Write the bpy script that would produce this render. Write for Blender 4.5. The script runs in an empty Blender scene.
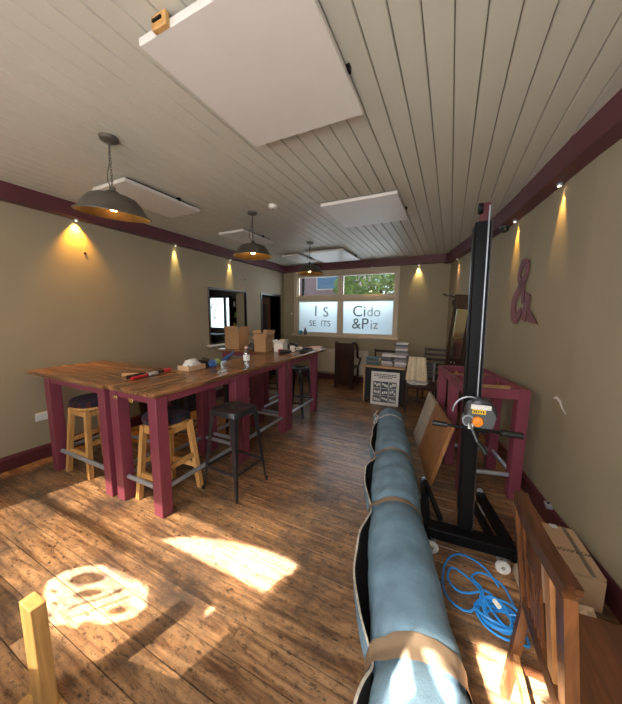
import bpy, bmesh, math, random
from mathutils import Vector, Matrix
random.seed(7)
PI = math.pi
S = bpy.context.scene
COL = S.collection

# ------------------------------------------------------------------ camera
cam_d = bpy.data.cameras.new('camera'); cam = bpy.data.objects.new('camera', cam_d); COL.objects.link(cam)
S.camera = cam
YAW, PITCH, ROLL, FPX, EYE = .4516, .1302, .0089, 284.7, 1.6
_cy, _sy, _cp, _sp = math.cos(YAW), math.sin(YAW), math.cos(PITCH), math.sin(PITCH)
fw = Vector((-_sy*_cp, _cy*_cp, -_sp)); rt0 = Vector((_cy, _sy, 0)); up0 = rt0.cross(fw)
rt = rt0*math.cos(ROLL) + up0*math.sin(ROLL); up = -rt0*math.sin(ROLL) + up0*math.cos(ROLL)
cam.matrix_world = Matrix(((rt.x, up.x, -fw.x, 0), (rt.y, up.y, -fw.y, 0), (rt.z, up.z, -fw.z, EYE), (0, 0, 0, 1)))
cam_d.sensor_fit = 'HORIZONTAL'; cam_d.sensor_width = 36.0; cam_d.lens = 36.0*FPX/622.0
cam_d.clip_start = 0.02; cam_d.clip_end = 200

# ------------------------------------------------------------------ view, world, sun, large lights
S.view_settings.view_transform = 'Standard'; S.view_settings.look = 'None'
S.view_settings.gamma = 1.0; S.view_settings.use_curve_mapping = False
S.view_settings.exposure = -0.12
SKY = 2.9
SUN = 95.0
w = bpy.data.worlds.new('sky'); S.world = w; w.use_nodes = True
nt = w.node_tree; bg = nt.nodes['Background']
tc = nt.nodes.new('ShaderNodeTexCoord'); sx = nt.nodes.new('ShaderNodeSeparateXYZ'); cr = nt.nodes.new('ShaderNodeValToRGB')
nt.links.new(tc.outputs['Generated'], sx.inputs[0]); nt.links.new(sx.outputs['Z'], cr.inputs[0]); nt.links.new(cr.outputs[0], bg.inputs[0])
cr.color_ramp.elements[0].position = 0.0; cr.color_ramp.elements[0].color = (.80, .88, 1.0, 1)
cr.color_ramp.elements[1].position = 0.7; cr.color_ramp.elements[1].color = (.42, .62, 1.0, 1)
bg.inputs[1].default_value = SKY

def lamp(name, kind, loc, rot=(0, 0, 0), energy=10, color=(1, 1, 1), **kw):
    d = bpy.data.lights.new(name, kind); d.energy = energy; d.color = color
    for k, v in kw.items(): setattr(d, k, v)
    o = bpy.data.objects.new(name, d); COL.objects.link(o); o.location = loc; o.rotation_euler = rot
    return o
sd = Vector((.29*.743, .957*.743, -.669))
sun = lamp('sun', 'SUN', (0, -4, 5), energy=SUN, color=(1, .94, .86), angle=.009)
sun.rotation_euler = sd.to_track_quat('-Z', 'Y').to_euler()
soft_sun = lamp('added_soft_sun', 'SUN', (0, -4, 6), energy=SUN*.25, color=(1, .90, .76), angle=.22)  # second sun added for soft glow on the near floor, imitating film scatter
soft_sun.rotation_euler = sun.rotation_euler
# daylight entering by the front windows (behind the photographer) and by the rear window
lamp('front_window_daylight', 'AREA', (-2.38, -.93, 1.97), (PI/2, 0, 0), 14, (1, .97, .93), shape='RECTANGLE', size=1.8, size_y=1.0)
lamp('front_door_daylight', 'AREA', (-.1, -.93, 1.75), (PI/2, 0, 0), 48, (.90, .95, 1), shape='RECTANGLE', size=1.1, size_y=1.3)
lamp('rear_window_daylight', 'AREA', (-2.3, 6.9, 2.4), (-PI/2 + .3, 0, 0), 42, (.80, .90, 1), shape='RECTANGLE', size=2.6, size_y=.8)
lamp('side_room_daylight', 'AREA', (-6.1, 6.9, 1.8), (-PI/2, 0, 0), 30, (.85, .92, 1), shape='RECTANGLE', size=1.2, size_y=1.2)

# ------------------------------------------------------------------ materials
def new_mat(name):
    m = bpy.data.materials.new(name); m.use_nodes = True
    return m, m.node_tree, m.node_tree.nodes['Principled BSDF']
def mat(name, col, rough=.6, metal=0, var=.12, scale=8, bump=.1, bscale=60, stretch=(1, 1, 1), spec=.5, emit=None, per_obj=0, bdist=.004):
    m, nt, b = new_mat(name); N = nt.nodes; Lk = nt.links
    tc = N.new('ShaderNodeTexCoord'); mp = N.new('ShaderNodeMapping'); mp.inputs['Scale'].default_value = stretch
    Lk.new(tc.outputs['Object'], mp.inputs['Vector'])
    n = N.new('ShaderNodeTexNoise'); n.inputs['Scale'].default_value = scale; n.inputs['Detail'].default_value = 5
    Lk.new(mp.outputs[0], n.inputs['Vector'])
    r = N.new('ShaderNodeValToRGB'); Lk.new(n.outputs['Fac'], r.inputs[0])
    r.color_ramp.elements[0].position = .3; r.color_ramp.elements[1].position = .7
    r.color_ramp.elements[0].color = tuple(c*(1-var) for c in col) + (1,)
    r.color_ramp.elements[1].color = tuple(min(1, c*(1+var)) for c in col) + (1,)
    out = r.outputs[0]
    if per_obj:
        oi = N.new('ShaderNodeObjectInfo'); hs = N.new('ShaderNodeHueSaturation'); mr = N.new('ShaderNodeMapRange')
        mr.inputs['To Min'].default_value = 1-per_obj; mr.inputs['To Max'].default_value = 1+per_obj
        Lk.new(oi.outputs['Random'], mr.inputs['Value']); Lk.new(mr.outputs[0], hs.inputs['Value']); Lk.new(out, hs.inputs['Color']); out = hs.outputs[0]
    Lk.new(out, b.inputs['Base Color'])
    b.inputs['Roughness'].default_value = rough; b.inputs['Metallic'].default_value = metal
    b.inputs['Specular IOR Level'].default_value = spec
    if bump:
        n2 = N.new('ShaderNodeTexNoise'); n2.inputs['Scale'].default_value = bscale; n2.inputs['Detail'].default_value = 3
        Lk.new(mp.outputs[0], n2.inputs['Vector'])
        bp = N.new('ShaderNodeBump'); bp.inputs['Strength'].default_value = bump; bp.inputs['Distance'].default_value = bdist
        Lk.new(n2.outputs['Fac'], bp.inputs['Height']); Lk.new(bp.outputs[0], b.inputs['Normal'])
    if emit: b.inputs['Emission Color'].default_value = emit[0] + (1,); b.inputs['Emission Strength'].default_value = emit[1]
    return m

def wood(name, c1, c2, axis='X', rough=.45, scale=3.0, spec=.5, per_obj=.12, knots=False, stain=None, bump=.12):
    """grain stretched along one axis, per-board shift by object random"""
    m, nt, b = new_mat(name); N = nt.nodes; Lk = nt.links
    tc = N.new('ShaderNodeTexCoord'); oi = N.new('ShaderNodeObjectInfo')
    off = N.new('ShaderNodeVectorMath'); off.operation = 'SCALE'; off.inputs['Scale'].default_value = 37.0
    cmb = N.new('ShaderNodeCombineXYZ')
    for i in range(3): Lk.new(oi.outputs['Random'], cmb.inputs[i])
    Lk.new(cmb.outputs[0], off.inputs[0])
    add = N.new('ShaderNodeVectorMath'); Lk.new(tc.outputs['Object'], add.inputs[0]); Lk.new(off.outputs[0], add.inputs[1])
    mp = N.new('ShaderNodeMapping')
    sc = {'X': (1, 11, 11), 'Y': (11, 1, 11), 'Z': (11, 11, 1)}[axis]
    mp.inputs['Scale'].default_value = sc
    Lk.new(add.outputs[0], mp.inputs['Vector'])
    n = N.new('ShaderNodeTexNoise'); n.inputs['Scale'].default_value = scale; n.inputs['Detail'].default_value = 6; n.inputs['Roughness'].default_value = .62
    n.inputs['Distortion'].default_value = .6
    Lk.new(mp.outputs[0], n.inputs['Vector'])
    r = N.new('ShaderNodeValToRGB'); r.color_ramp.elements[0].position = .32; r.color_ramp.elements[1].position = .68
    r.color_ramp.elements[0].color = c1 + (1,); r.color_ramp.elements[1].color = c2 + (1,)
    Lk.new(n.outputs['Fac'], r.inputs[0]); out = r.outputs[0]
    mr = N.new('ShaderNodeMapRange'); mr.inputs['To Min'].default_value = 1-per_obj; mr.inputs['To Max'].default_value = 1+per_obj
    hs = N.new('ShaderNodeHueSaturation'); Lk.new(oi.outputs['Random'], mr.inputs['Value']); Lk.new(mr.outputs[0], hs.inputs['Value'])
    Lk.new(out, hs.inputs['Color']); out = hs.outputs[0]
    def darken(fac_socket, col, inp):
        mx = N.new('ShaderNodeMix'); mx.data_type = 'RGBA'
        Lk.new(fac_socket, mx.inputs['Factor']); Lk.new(inp, mx.inputs['A']); mx.inputs['B'].default_value = col + (1,)
        return mx.outputs['Result']
    if stain:
        # world-anchored worn, blackened patches of old varnish
        s = N.new('ShaderNodeTexNoise'); s.inputs['Scale'].default_value = 1.7; s.inputs['Detail'].default_value = 7; s.inputs['Roughness'].default_value = .72
        Lk.new(tc.outputs['Object'], s.inputs['Vector'])
        sr = N.new('ShaderNodeValToRGB'); sr.color_ramp.elements[0].position = .43; sr.color_ramp.elements[1].position = .64
        sr.color_ramp.elements[0].color = (0, 0, 0, 1); sr.color_ramp.elements[1].color = (stain,)*3 + (1,)
        Lk.new(s.outputs['Fac'], sr.inputs[0]); out = darken(sr.outputs[0], (.045, .036, .032), out)
        s2 = N.new('ShaderNodeTexNoise'); s2.inputs['Scale'].default_value = 5.5; s2.inputs['Detail'].default_value = 8; s2.inputs['Roughness'].default_value = .8
        mp2 = N.new('ShaderNodeMapping'); mp2.inputs['Scale'].default_value = (3.5, 8, 1); Lk.new(tc.outputs['Object'], mp2.inputs['Vector'])
        Lk.new(mp2.outputs[0], s2.inputs['Vector'])
        sr2 = N.new('ShaderNodeValToRGB'); sr2.color_ramp.elements[0].position = .52; sr2.color_ramp.elements[1].position = .60
        sr2.color_ramp.elements[0].color = (0, 0, 0, 1); sr2.color_ramp.elements[1].color = (.8, .8, .8, 1)
        Lk.new(s2.outputs['Fac'], sr2.inputs[0]); out = darken(sr2.outputs[0], (.035, .022, .014), out)
    if knots:
        v = N.new('ShaderNodeTexVoronoi'); v.inputs['Scale'].default_value = 1.0
        mp3 = N.new('ShaderNodeMapping'); mp3.inputs['Scale'].default_value = (9, 16, 9); Lk.new(add.outputs[0], mp3.inputs['Vector'])
        Lk.new(mp3.outputs[0], v.inputs['Vector'])
        vr = N.new('ShaderNodeValToRGB'); vr.color_ramp.elements[0].position = .05; vr.color_ramp.elements[1].position = .17
        vr.color_ramp.elements[0].color = (.9, .9, .9, 1); vr.color_ramp.elements[1].color = (0, 0, 0, 1)
        Lk.new(v.outputs['Distance'], vr.inputs[0]); out = darken(vr.outputs[0], (.02, .012, .008), out)
    Lk.new(out, b.inputs['Base Color']); b.inputs['Roughness'].default_value = rough; b.inputs['Specular IOR Level'].default_value = spec
    bp = N.new('ShaderNodeBump'); bp.inputs['Strength'].default_value = bump; bp.inputs['Distance'].default_value = .004
    Lk.new(n.outputs['Fac'], bp.inputs['Height']); Lk.new(bp.outputs[0], b.inputs['Normal'])
    return m

M = {}
M['plaster'] = mat('wall_plaster', (.32, .268, .182), .75, var=.05, scale=1.6, bump=.25, bscale=14, bdist=.003)
M['ceil'] = mat('ceiling_paint', (.53, .50, .43), .5, var=.03, scale=2, bump=.05, per_obj=.02)
M['ceil_gap'] = mat('ceiling_gap', (.16, .13, .11), .9, bump=0)
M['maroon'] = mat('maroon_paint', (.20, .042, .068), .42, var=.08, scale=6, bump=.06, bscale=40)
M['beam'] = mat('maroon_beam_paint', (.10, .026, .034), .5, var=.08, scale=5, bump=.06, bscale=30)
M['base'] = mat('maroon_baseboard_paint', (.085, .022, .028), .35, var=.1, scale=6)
M['floor'] = wood('floorboard_wood', (.11, .045, .02), (.50, .285, .14), 'X', .32, 2.6, .5, .16, True, .88)
M['under'] = mat('subfloor_dark', (.02, .014, .01), .9, bump=0)
M['table_y'] = wood('tabletop_wood_along', (.075, .030, .013), (.32, .165, .075), 'Y', .27, 2.6, .5, .28)
M['table_x'] = wood('tabletop_wood_across', (.075, .030, .013), (.32, .165, .075), 'X', .27, 2.6, .5, .28)
M['pine'] = wood('pine', (.42, .21, .06), (.66, .38, .14), 'Z', .4, 2.5, .5, .06)
M['oak'] = wood('chair_oak', (.04, .014, .006), (.15, .055, .018), 'Z', .3, 2.5, .5, .1)
M['oak_y'] = wood('chair_oak_rail', (.03, .011, .005), (.115, .04, .016), 'Y', .28, 2.5, .5, .1)
M['darkwood'] = wood('dark_wood', (.016, .007, .005), (.05, .02, .012), 'Z', .3, 2.5, .5, .1)
M['board_or'] = wood('board_orange', (.22, .09, .03), (.42, .2, .08), 'Z', .4, 2.4, .5, .05)
M['board_gr'] = wood('board_grey', (.36, .29, .23), (.52, .44, .36), 'Z', .5, 2.4, .5, .05)
M['lightwood'] = wood('light_wood', (.36, .2, .09), (.58, .36, .18), 'X', .5, 2.4, .5, .05)
M['steel'] = mat('brushed_steel', (.50, .54, .62), .3, .65, var=.06, bump=.03)
M['gunmetal'] = mat('gunmetal', (.05, .05, .057), .33, .6, var=.2, scale=12, bump=.05)
M['blackmetal'] = mat('black_metal', (.004, .004, .005), .4, 0, var=.2, bump=.0, spec=.12)
M['blackplastic'] = mat('black_plastic', (.007, .007, .007), .5, var=.2, bump=.1)
M['greymetal'] = mat('grey_metal', (.11, .12, .13), .4, .5, var=.1)
M['white'] = mat('white_paint', (.74, .71, .67), .5, var=.02, bump=.03)
M['panelwhite'] = mat('heater_panel_white', (.66, .62, .59), .45, var=.02, bump=.02)
M['cream'] = mat('cream_frame_paint', (.52, .43, .32), .5, var=.05)
M['rad'] = mat('radiator_enamel', (.55, .48, .40), .4, var=.03)
M['brass'] = mat('aged_brass', (.60, .40, .15), .35, 1, var=.35, scale=5, bump=.15, bscale=20, stretch=(1, 1, .4))
M['zinc'] = mat('grey_enamel_shade', (.085, .072, .058), .5, .2, var=.15)
M['bulb'] = mat('bulb_glow', (1, .8, .5), .3, bump=0, emit=((1, .62, .25), 14))
M['led'] = mat('downlight_glow', (1, .85, .6), .3, bump=0, emit=((1, .75, .4), 40))
M['card'] = mat('cardboard', (.40, .235, .12), .85, var=.08, scale=4, bump=.1, bscale=80)
M['card_lt'] = mat('cardboard_light', (.50, .33, .20), .85, var=.06, scale=4, bump=.1, bscale=80)
M['card_in'] = mat('cardboard_inside', (.55, .42, .30), .85, var=.06, scale=4)
M['tape'] = mat('parcel_tape', (.21, .15, .10), .35, var=.15, scale=14, bump=.4, bscale=30, spec=.8)
M['twine'] = mat('pale_tape', (.62, .62, .62), .5, var=.1)
M['carpet'] = mat('carpet_backing_blue', (.15, .25, .34), .9, var=.22, scale=9, bump=.5, bscale=160)
M['carpet_pile'] = mat('carpet_pile_dark', (.018, .012, .012), .95, var=.4, scale=60, bump=.5, bscale=200)
M['carpet_edge'] = mat('carpet_cut_edge', (.60, .54, .45), .9, var=.25, scale=40, bump=.5, bscale=100)
M['cable'] = mat('blue_cable', (.02, .22, .62), .35, var=.08, bump=0)
M['red'] = mat('red_plastic', (.45, .02, .03), .35, var=.1)
M['redp'] = mat('red_cap', (.07, .006, .012), .35, var=.1)
M['orange'] = mat('orange_hub', (.85, .25, .02), .4, var=.3, scale=60)
M['yellow'] = mat('yellow_label', (.80, .52, .04), .5, var=.25, scale=90)
M['label'] = mat('white_label', (.7, .7, .68), .5, var=.1, scale=90)
M['blue'] = mat('blue_plastic', (.03, .10, .30), .4, var=.2)
M['teal'] = mat('teal_glass_ball', (.04, .38, .50), .2, var=.1)
M['green'] = mat('green_cloth', (.25, .40, .10), .8, var=.2)
M['rag'] = mat('white_rag', (.62, .62, .60), .9, var=.15, scale=20, bump=.4, bscale=40)
M['cloth'] = mat('cream_cloth', (.72, .62, .45), .9, var=.08, scale=12, bump=.3, bscale=60)
M['black'] = mat('matt_black', (.008, .008, .008), .7, var=.2, bump=.05)
M['books'] = [mat('book_cover_%s' % n, c, .6, var=.1, per_obj=.2) for n, c in (('grey', (.13, .13, .15)), ('teal', (.05, .11, .11)), ('white', (.50, .48, .48)), ('slate', (.07, .08, .11)), ('lilac', (.27, .24, .26)))]
M['paper'] = mat('paper', (.68, .62, .55), .8, var=.05, scale=120, stretch=(.1, .1, 6))
M['pink'] = mat('pink_paper', (.6, .36, .33), .8, var=.05)
M['socket'] = mat('white_plastic', (.7, .7, .68), .4, var=.02)
M['brick'] = mat('house_brick', (.30, .13, .11), .9, var=.2, scale=30)
M['render'] = mat('house_render', (.36, .25, .25), .9, var=.08)
M['slate'] = mat('roof_slate', (.10, .11, .14), .7, var=.2, scale=30)
M['leaf'] = mat('leaves', (.30, .42, .10), .6, var=.45, scale=3, bump=0)
M['bark'] = mat('bark', (.08, .06, .04), .9, var=.3)
M['tarmac'] = mat('pavement_grey', (.28, .28, .29), .9, var=.15)
M['ink'] = mat('print_ink', (.02, .015, .012), .7, bump=0)
M['sign'] = mat('wall_lettering_maroon', (.17, .04, .05), .6, var=.05)
M['mirror'] = mat('mirror_glass', (.55, .58, .45), .08, 1, var=.03, bump=0)

M['bluegrey'] = mat('blue_grey_cloth', (.16, .21, .28), .7, var=.3, scale=12)
# tartan stool cushion
def tartan():
    m, nt, b = new_mat('tartan_wool'); N = nt.nodes; Lk = nt.links
    tc = N.new('ShaderNodeTexCoord')
    def stripes(axis, sc):
        mp = N.new('ShaderNodeMapping'); Lk.new(tc.outputs['Object'], mp.inputs[0])
        wv = N.new('ShaderNodeTexWave'); wv.bands_direction = axis; wv.inputs['Scale'].default_value = sc
        Lk.new(mp.outputs[0], wv.inputs['Vector'])
        r = N.new('ShaderNodeValToRGB'); r.color_ramp.elements[0].position = .55; r.color_ramp.elements[1].position = .62
        Lk.new(wv.outputs['Fac'], r.inputs[0]); return r.outputs[0]
    a, c = stripes('X', 5.5), stripes('Y', 5.5)
    mx = N.new('ShaderNodeMix'); mx.data_type = 'RGBA'; Lk.new(a, mx.inputs['Factor']); mx.inputs['A'].default_value = (.010, .008, .014, 1); mx.inputs['B'].default_value = (.07, .012, .018, 1)
    mx2 = N.new('ShaderNodeMix'); mx2.data_type = 'RGBA'; Lk.new(c, mx2.inputs['Factor']); Lk.new(mx.outputs['Result'], mx2.inputs['A']); mx2.inputs['B'].default_value = (.012, .012, .03, 1)
    Lk.new(mx2.outputs['Result'], b.inputs['Base Color']); b.inputs['Roughness'].default_value = .95
    return m
M['tartan'] = tartan()

def glassy(name, tint, film=None, trans=.9):
    m = bpy.data.materials.new(name); m.use_nodes = True; nt = m.node_tree; N = nt.nodes; N.clear(); Lk = nt.links
    out = N.new('ShaderNodeOutputMaterial'); tr = N.new('ShaderNodeBsdfTransparent'); tr.inputs[0].default_value = tint + (1,)
    if film:
        o = N.new('ShaderNodeBsdfTranslucent'); o.inputs[0].default_value = film + (1,)
    else:
        o = N.new('ShaderNodeBsdfGlossy'); o.inputs['Roughness'].default_value = .03
    mx = N.new('ShaderNodeMixShader'); mx.inputs[0].default_value = 1-trans
    Lk.new(tr.outputs[0], mx.inputs[1]); Lk.new(o.outputs[0], mx.inputs[2]); Lk.new(mx.outputs[0], out.inputs[0])
    return m
M['glass'] = glassy('clear_glass', (.96, .98, .98), None, .95)
M['frost'] = glassy('frosted_film', (.8, .88, .95), (.74, .78, .74), .06)
M['frost_front'] = glassy('frosted_film_front', (1, .9, .75), (.17, .17, .16), .11)
M['bottle'] = glassy('bottle_plastic', (.9, .93, .96), None, .8)

# ------------------------------------------------------------------ mesh helpers
class MB:
    def __init__(s): s.v, s.f, s.m, s.cur = [], [], [], 0
    def add(s, vs, fs):
        o = len(s.v); s.v += [tuple(v) for v in vs]; s.f += [tuple(i+o for i in f) for f in fs]; s.m += [s.cur]*len(fs); return s
    def box(s, x0, x1, y0, y1, z0, z1, mtx=None):
        vs = [Vector((x, y, z)) for z in (z0, z1) for y in (y0, y1) for x in (x0, x1)]
        if mtx: vs = [mtx @ v for v in vs]
        return s.add(vs, [(0, 2, 3, 1), (4, 5, 7, 6), (0, 1, 5, 4), (2, 6, 7, 3), (0, 4, 6, 2), (1, 3, 7, 5)])
    def bbox(s, x0, x1, y0, y1, z0, z1, b=.006, mtx=None):
        """box with chamfered edges"""
        bm = bmesh.new(); vs = [bm.verts.new((x, y, z)) for z in (z0, z1) for y in (y0, y1) for x in (x0, x1)]
        for f in [(0, 2, 3, 1), (4, 5, 7, 6), (0, 1, 5, 4), (2, 6, 7, 3), (0, 4, 6, 2), (1, 3, 7, 5)]: bm.faces.new([vs[i] for i in f])
        bmesh.ops.bevel(bm, geom=list(bm.edges), offset=b, segments=1, affect='EDGES', profile=.5)
        bm.verts.index_update(); P = [v.co.copy() for v in bm.verts]
        if mtx: P = [mtx @ v for v in P]
        F = [[v.index for v in f.verts] for f in bm.faces]; bm.free()
        return s.add(P, F)
    def bar(s, p, q, wx, wy, up=(0, 0, 1), wx2=None, wy2=None):
        """rectangular bar from p to q"""
        p, q = Vector(p), Vector(q); d = (q-p).normalized(); u = Vector(up)
        if abs(d.dot(u)) > .98: u = Vector((0, 1, 0))
        a = d.cross(u).normalized(); b = a.cross(d).normalized()
        wx2 = wx if wx2 is None else wx2; wy2 = wy if wy2 is None else wy2
        vs = []
        for c, x, y in ((p, wx, wy), (q, wx2, wy2)):
            for i, j in ((-1, -1), (1, -1), (1, 1), (-1, 1)): vs.append(c + a*i*x/2 + b*j*y/2)
        return s.add(vs, [(0, 3, 2, 1), (4, 5, 6, 7), (0, 1, 5, 4), (1, 2, 6, 5), (2, 3, 7, 6), (3, 0, 4, 7)])
    def tube(s, pts, r, n=8, closed=False, caps=True):
        pts = [Vector(p) for p in pts]; k = len(pts); rs = r if isinstance(r, (list, tuple)) else [r]*k
        vs, fs = [], []; prev = None
        for i, p in enumerate(pts):
            if closed: d = pts[(i+1) % k] - pts[i-1]
            else: d = pts[min(i+1, k-1)] - pts[max(i-1, 0)]
            d = d.normalized() if d.length > 1e-9 else Vector((0, 0, 1))
            u = prev if prev is not None else (Vector((0, 0, 1)) if abs(d.z) < .9 else Vector((1, 0, 0)))
            a = (u - d*u.dot(d)); a = a.normalized() if a.length > 1e-6 else d.orthogonal().normalized(); prev = a
            b = d.cross(a)
            for j in range(n):
                t = 2*PI*j/n; vs.append(p + (a*math.cos(t) + b*math.sin(t))*rs[i])
        for i in range(k if closed else k-1):
            i2 = (i+1) % k
            for j in range(n): fs.append((i*n+j, i*n+(j+1) % n, i2*n+(j+1) % n, i2*n+j))
        if caps and not closed: fs.append(tuple(range(n-1, -1, -1))); fs.append(tuple((k-1)*n+j for j in range(n)))
        return s.add(vs, fs)
    def cyl(s, p, q, r, n=16, r2=None): return s.tube([p, q], [r, r if r2 is None else r2], n)
    def lathe(s, prof, n=32, c=(0, 0, 0), mtx=None, cap=False):
        vs, fs = [], []; k = len(prof)
        for (r, z) in prof:
            for j in range(n):
                t = 2*PI*j/n; vs.append(Vector((c[0]+r*math.cos(t), c[1]+r*math.sin(t), c[2]+z)))
        if mtx: vs = [mtx @ v for v in vs]
        for i in range(k-1):
            for j in range(n): fs.append((i*n+j, i*n+(j+1) % n, (i+1)*n+(j+1) % n, (i+1)*n+j))
        if cap: fs.append(tuple(range(n-1, -1, -1))); fs.append(tuple((k-1)*n+j for j in range(n)))
        return s.add(vs, fs)
    def prism(s, poly, z0, z1, mtx=None):
        n = len(poly); vs = [Vector((x, y, z)) for z in (z0, z1) for x, y in poly]
        if mtx: vs = [mtx @ v for v in vs]
        return s.add(vs, [tuple(range(n-1, -1, -1)), tuple(range(n, 2*n))] + [(i, (i+1) % n, n+(i+1) % n, n+i) for i in range(n)])
    def build(s, name, m, parent=None, smooth=False, loc=None):
        me = bpy.data.meshes.new(name); me.from_pydata(s.v, [], s.f); me.validate(verbose=False)
        ms = m if isinstance(m, (list, tuple)) else [m]
        for x in ms: me.materials.append(x)
        if len(ms) > 1:
            for p, i in zip(me.polygons, s.m): p.material_index = i
        bm = bmesh.new(); bm.from_mesh(me); bmesh.ops.recalc_face_normals(bm, faces=list(bm.faces)); bm.to_mesh(me); bm.free()
        if smooth:
            me.polygons.foreach_set('use_smooth', [True]*len(me.polygons))
            try: me.set_sharp_from_angle(angle=.7)
            except Exception: pass
        o = bpy.data.objects.new(name, me); COL.objects.link(o)
        if parent: o.parent = parent
        if loc: o.location = loc
        return o
def tag(o, label=None, cat=None, group=None, kind=None):
    if label: o['label'] = label
    if cat: o['category'] = cat
    if group: o['group'] = group
    if kind: o['kind'] = kind
    return o
def thing(name, label, cat, loc=(0, 0, 0), rz=0, group=None):
    o = bpy.data.objects.new(name, None); COL.objects.link(o); o.location = loc; o.rotation_euler = (0, 0, rz); o.empty_display_size = .1
    return tag(o, label, cat, group)
def struct(o): o['kind'] = 'structure'; return o
def dup(root, loc, rz, label, group=None):
    r = root.copy(); COL.objects.link(r); r.location = loc; r.rotation_euler = (0, 0, rz); r['label'] = label
    if group: r['group'] = group
    for ch in list(root.children):
        c = ch.copy(); COL.objects.link(c); c.parent = r
        for g in list(ch.children):
            d = g.copy(); COL.objects.link(d); d.parent = c
    return r
def empty_struct(name):
    o = bpy.data.objects.new(name, None); COL.objects.link(o); o['kind'] = 'structure'; return o

# ------------------------------------------------------------------ the room shell
XL, YB, YF, H, ZC = -3.957, 6.50, -1.0, 2.81, 2.66
WR = [(-1.2, 1.42), (0, 1.24), (1.2, 1.05), (2.0, .915), (2.6, .80), (3.1, .725), (3.6, .655), (4.3, .53), (5.0, .36), (5.7, .165), (6.5, -.06), (6.9, -.17)]
def xr(y):
    for (a, xa), (b, xb) in zip(WR, WR[1:]):
        if y <= b: return xa + (xb-xa)*(y-a)/(b-a)
    return WR[-1][1]

# floor : dark slab, boards laid across the room, each an object
fl = struct(MB().box(-8.2, 1.6, -1.2, 6.75, -.12, -.022).build('floor', M['under']))
rnd = random.Random(3)
pitch, y = .1455, 1.1525 - .1455*15
i = 0
while y < YB+.02:
    y0, y1 = max(y, YF-.1), min(y+pitch, YB+.02)
    if y1-y0 > .02:
        xe = xr((y0+y1)/2) + .0
        xs = XL
        cuts = [xs, xe]
        if i % 3 == 1: cuts = [xs, xs + rnd.uniform(1.0, 3.4), xe]
        dz = rnd.uniform(-.0015, .0015)
        for a, b in zip(cuts, cuts[1:]):
            mb = MB(); e = .0025
            mb.add([(a+.001, y0+.002, -.022), (b-.001, y0+.002, -.022), (b-.001, y1-.002, -.022), (a+.001, y1-.002, -.022),
                    (a+.001, y0+.002, dz-.003), (b-.001, y0+.002, dz-.003), (b-.001, y1-.002, dz-.003), (a+.001, y1-.002, dz-.003),
                    (a+.001, y0+.003, dz-.0015), (b-.001, y0+.003, dz-.0015), (b-.001, y1-.003, dz-.0015), (a+.001, y1-.003, dz-.0015)],
                   [(0, 1, 5, 4), (1, 2, 6, 5), (2, 3, 7, 6), (3, 0, 4, 7), (4, 5, 9, 8), (5, 6, 10, 9), (6, 7, 11, 10), (7, 4, 8, 11), (8, 9, 10, 11)])
            mb.build('floorboard', M['floor'], fl)
    y += pitch; i += 1

# ceiling : slab, tongue-and-groove planks running down the room
ce = struct(MB().box(-8.2, 1.6, -1.2, 6.75, H+.014, H+.12).build('ceiling', M['ceil_gap']))
x = -4.0; pw = .1205
x = .058 - pw*34
i = 0
while x < 1.45:
    x0, x1 = max(x, XL), min(x+pw, 1.45)
    # each plank stops at the curved right-hand wall
    ye = YB
    if x0 > xr(YB)-.05:
        ye = YB
        for k in range(800):
            yy = YB - k*.01
            if xr(yy)+.02 >= x0: break
        ye = yy
    if ye > YF+.1:
        g = .0022
        mb = MB()
        z = H; zb = H+.014
        mb.add([(x0+g, YF, zb), (x1-g, YF, zb), (x1-g, ye, zb), (x0+g, ye, zb), (x0+g, YF, z+.006), (x1-g, YF, z+.006), (x1-g, ye, z+.006), (x0+g, ye, z+.006),
                (x0+g+.005, YF, z), (x1-g-.003, YF, z), (x1-g-.003, ye, z), (x0+g+.005, ye, z)],
               [(0, 1, 5, 4), (1, 2, 6, 5), (2, 3, 7, 6), (3, 0, 4, 7), (4, 5, 9, 8), (5, 6, 10, 9), (6, 7, 11, 10), (7, 4, 8, 11), (8, 9, 10, 11)])
        mb.build('plank', M['ceil'], ce)
    x += pw; i += 1

# walls
T = .27
mb = MB()
HY0, HY1, HZ0, HZ1 = 3.90, 4.95, 1.03, 2.06
DY0, DY1, DZ = 5.52, 6.28, 2.05
mb.box(XL-T, XL, YF-.2, HY0, -.02, H+.1); mb.box(XL-T, XL, HY0, HY1, -.02, HZ0); mb.box(XL-T, XL, HY0, HY1, HZ1, H+.1)
mb.box(XL-T, XL, HY1, DY0, -.02, H+.1); mb.box(XL-T, XL, DY0, DY1, DZ, H+.1); mb.box(XL-T, XL, DY1, YB, -.02, H+.1)
struct(mb.build('wall_left', M['plaster']))
WX0, WX1, WZ0, WZ1 = -3.62, -1.06, 1.10, 2.61
SX0, SX1, SZ0, SZ1 = -6.62, -5.68, 1.15, 2.12
mb = MB()
mb.box(-8.2, SX0, YB, YB+.25, -.02, H+.1); mb.box(SX0, SX1, YB, YB+.25, -.02, SZ0); mb.box(SX0, SX1, YB, YB+.25, SZ1, H+.1)
mb.box(SX1, WX0, YB, YB+.25, -.02, H+.1); mb.box(WX0, WX1, YB, YB+.25, -.02, WZ0); mb.box(WX0, WX1, YB, YB+.25, WZ1, H+.1); mb.box(WX1, .4, YB, YB+.25, -.02, H+.1)
struct(mb.build('wall_back', M['plaster']))
mb = MB(); pts = [(x, y) for y, x in WR]
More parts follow.
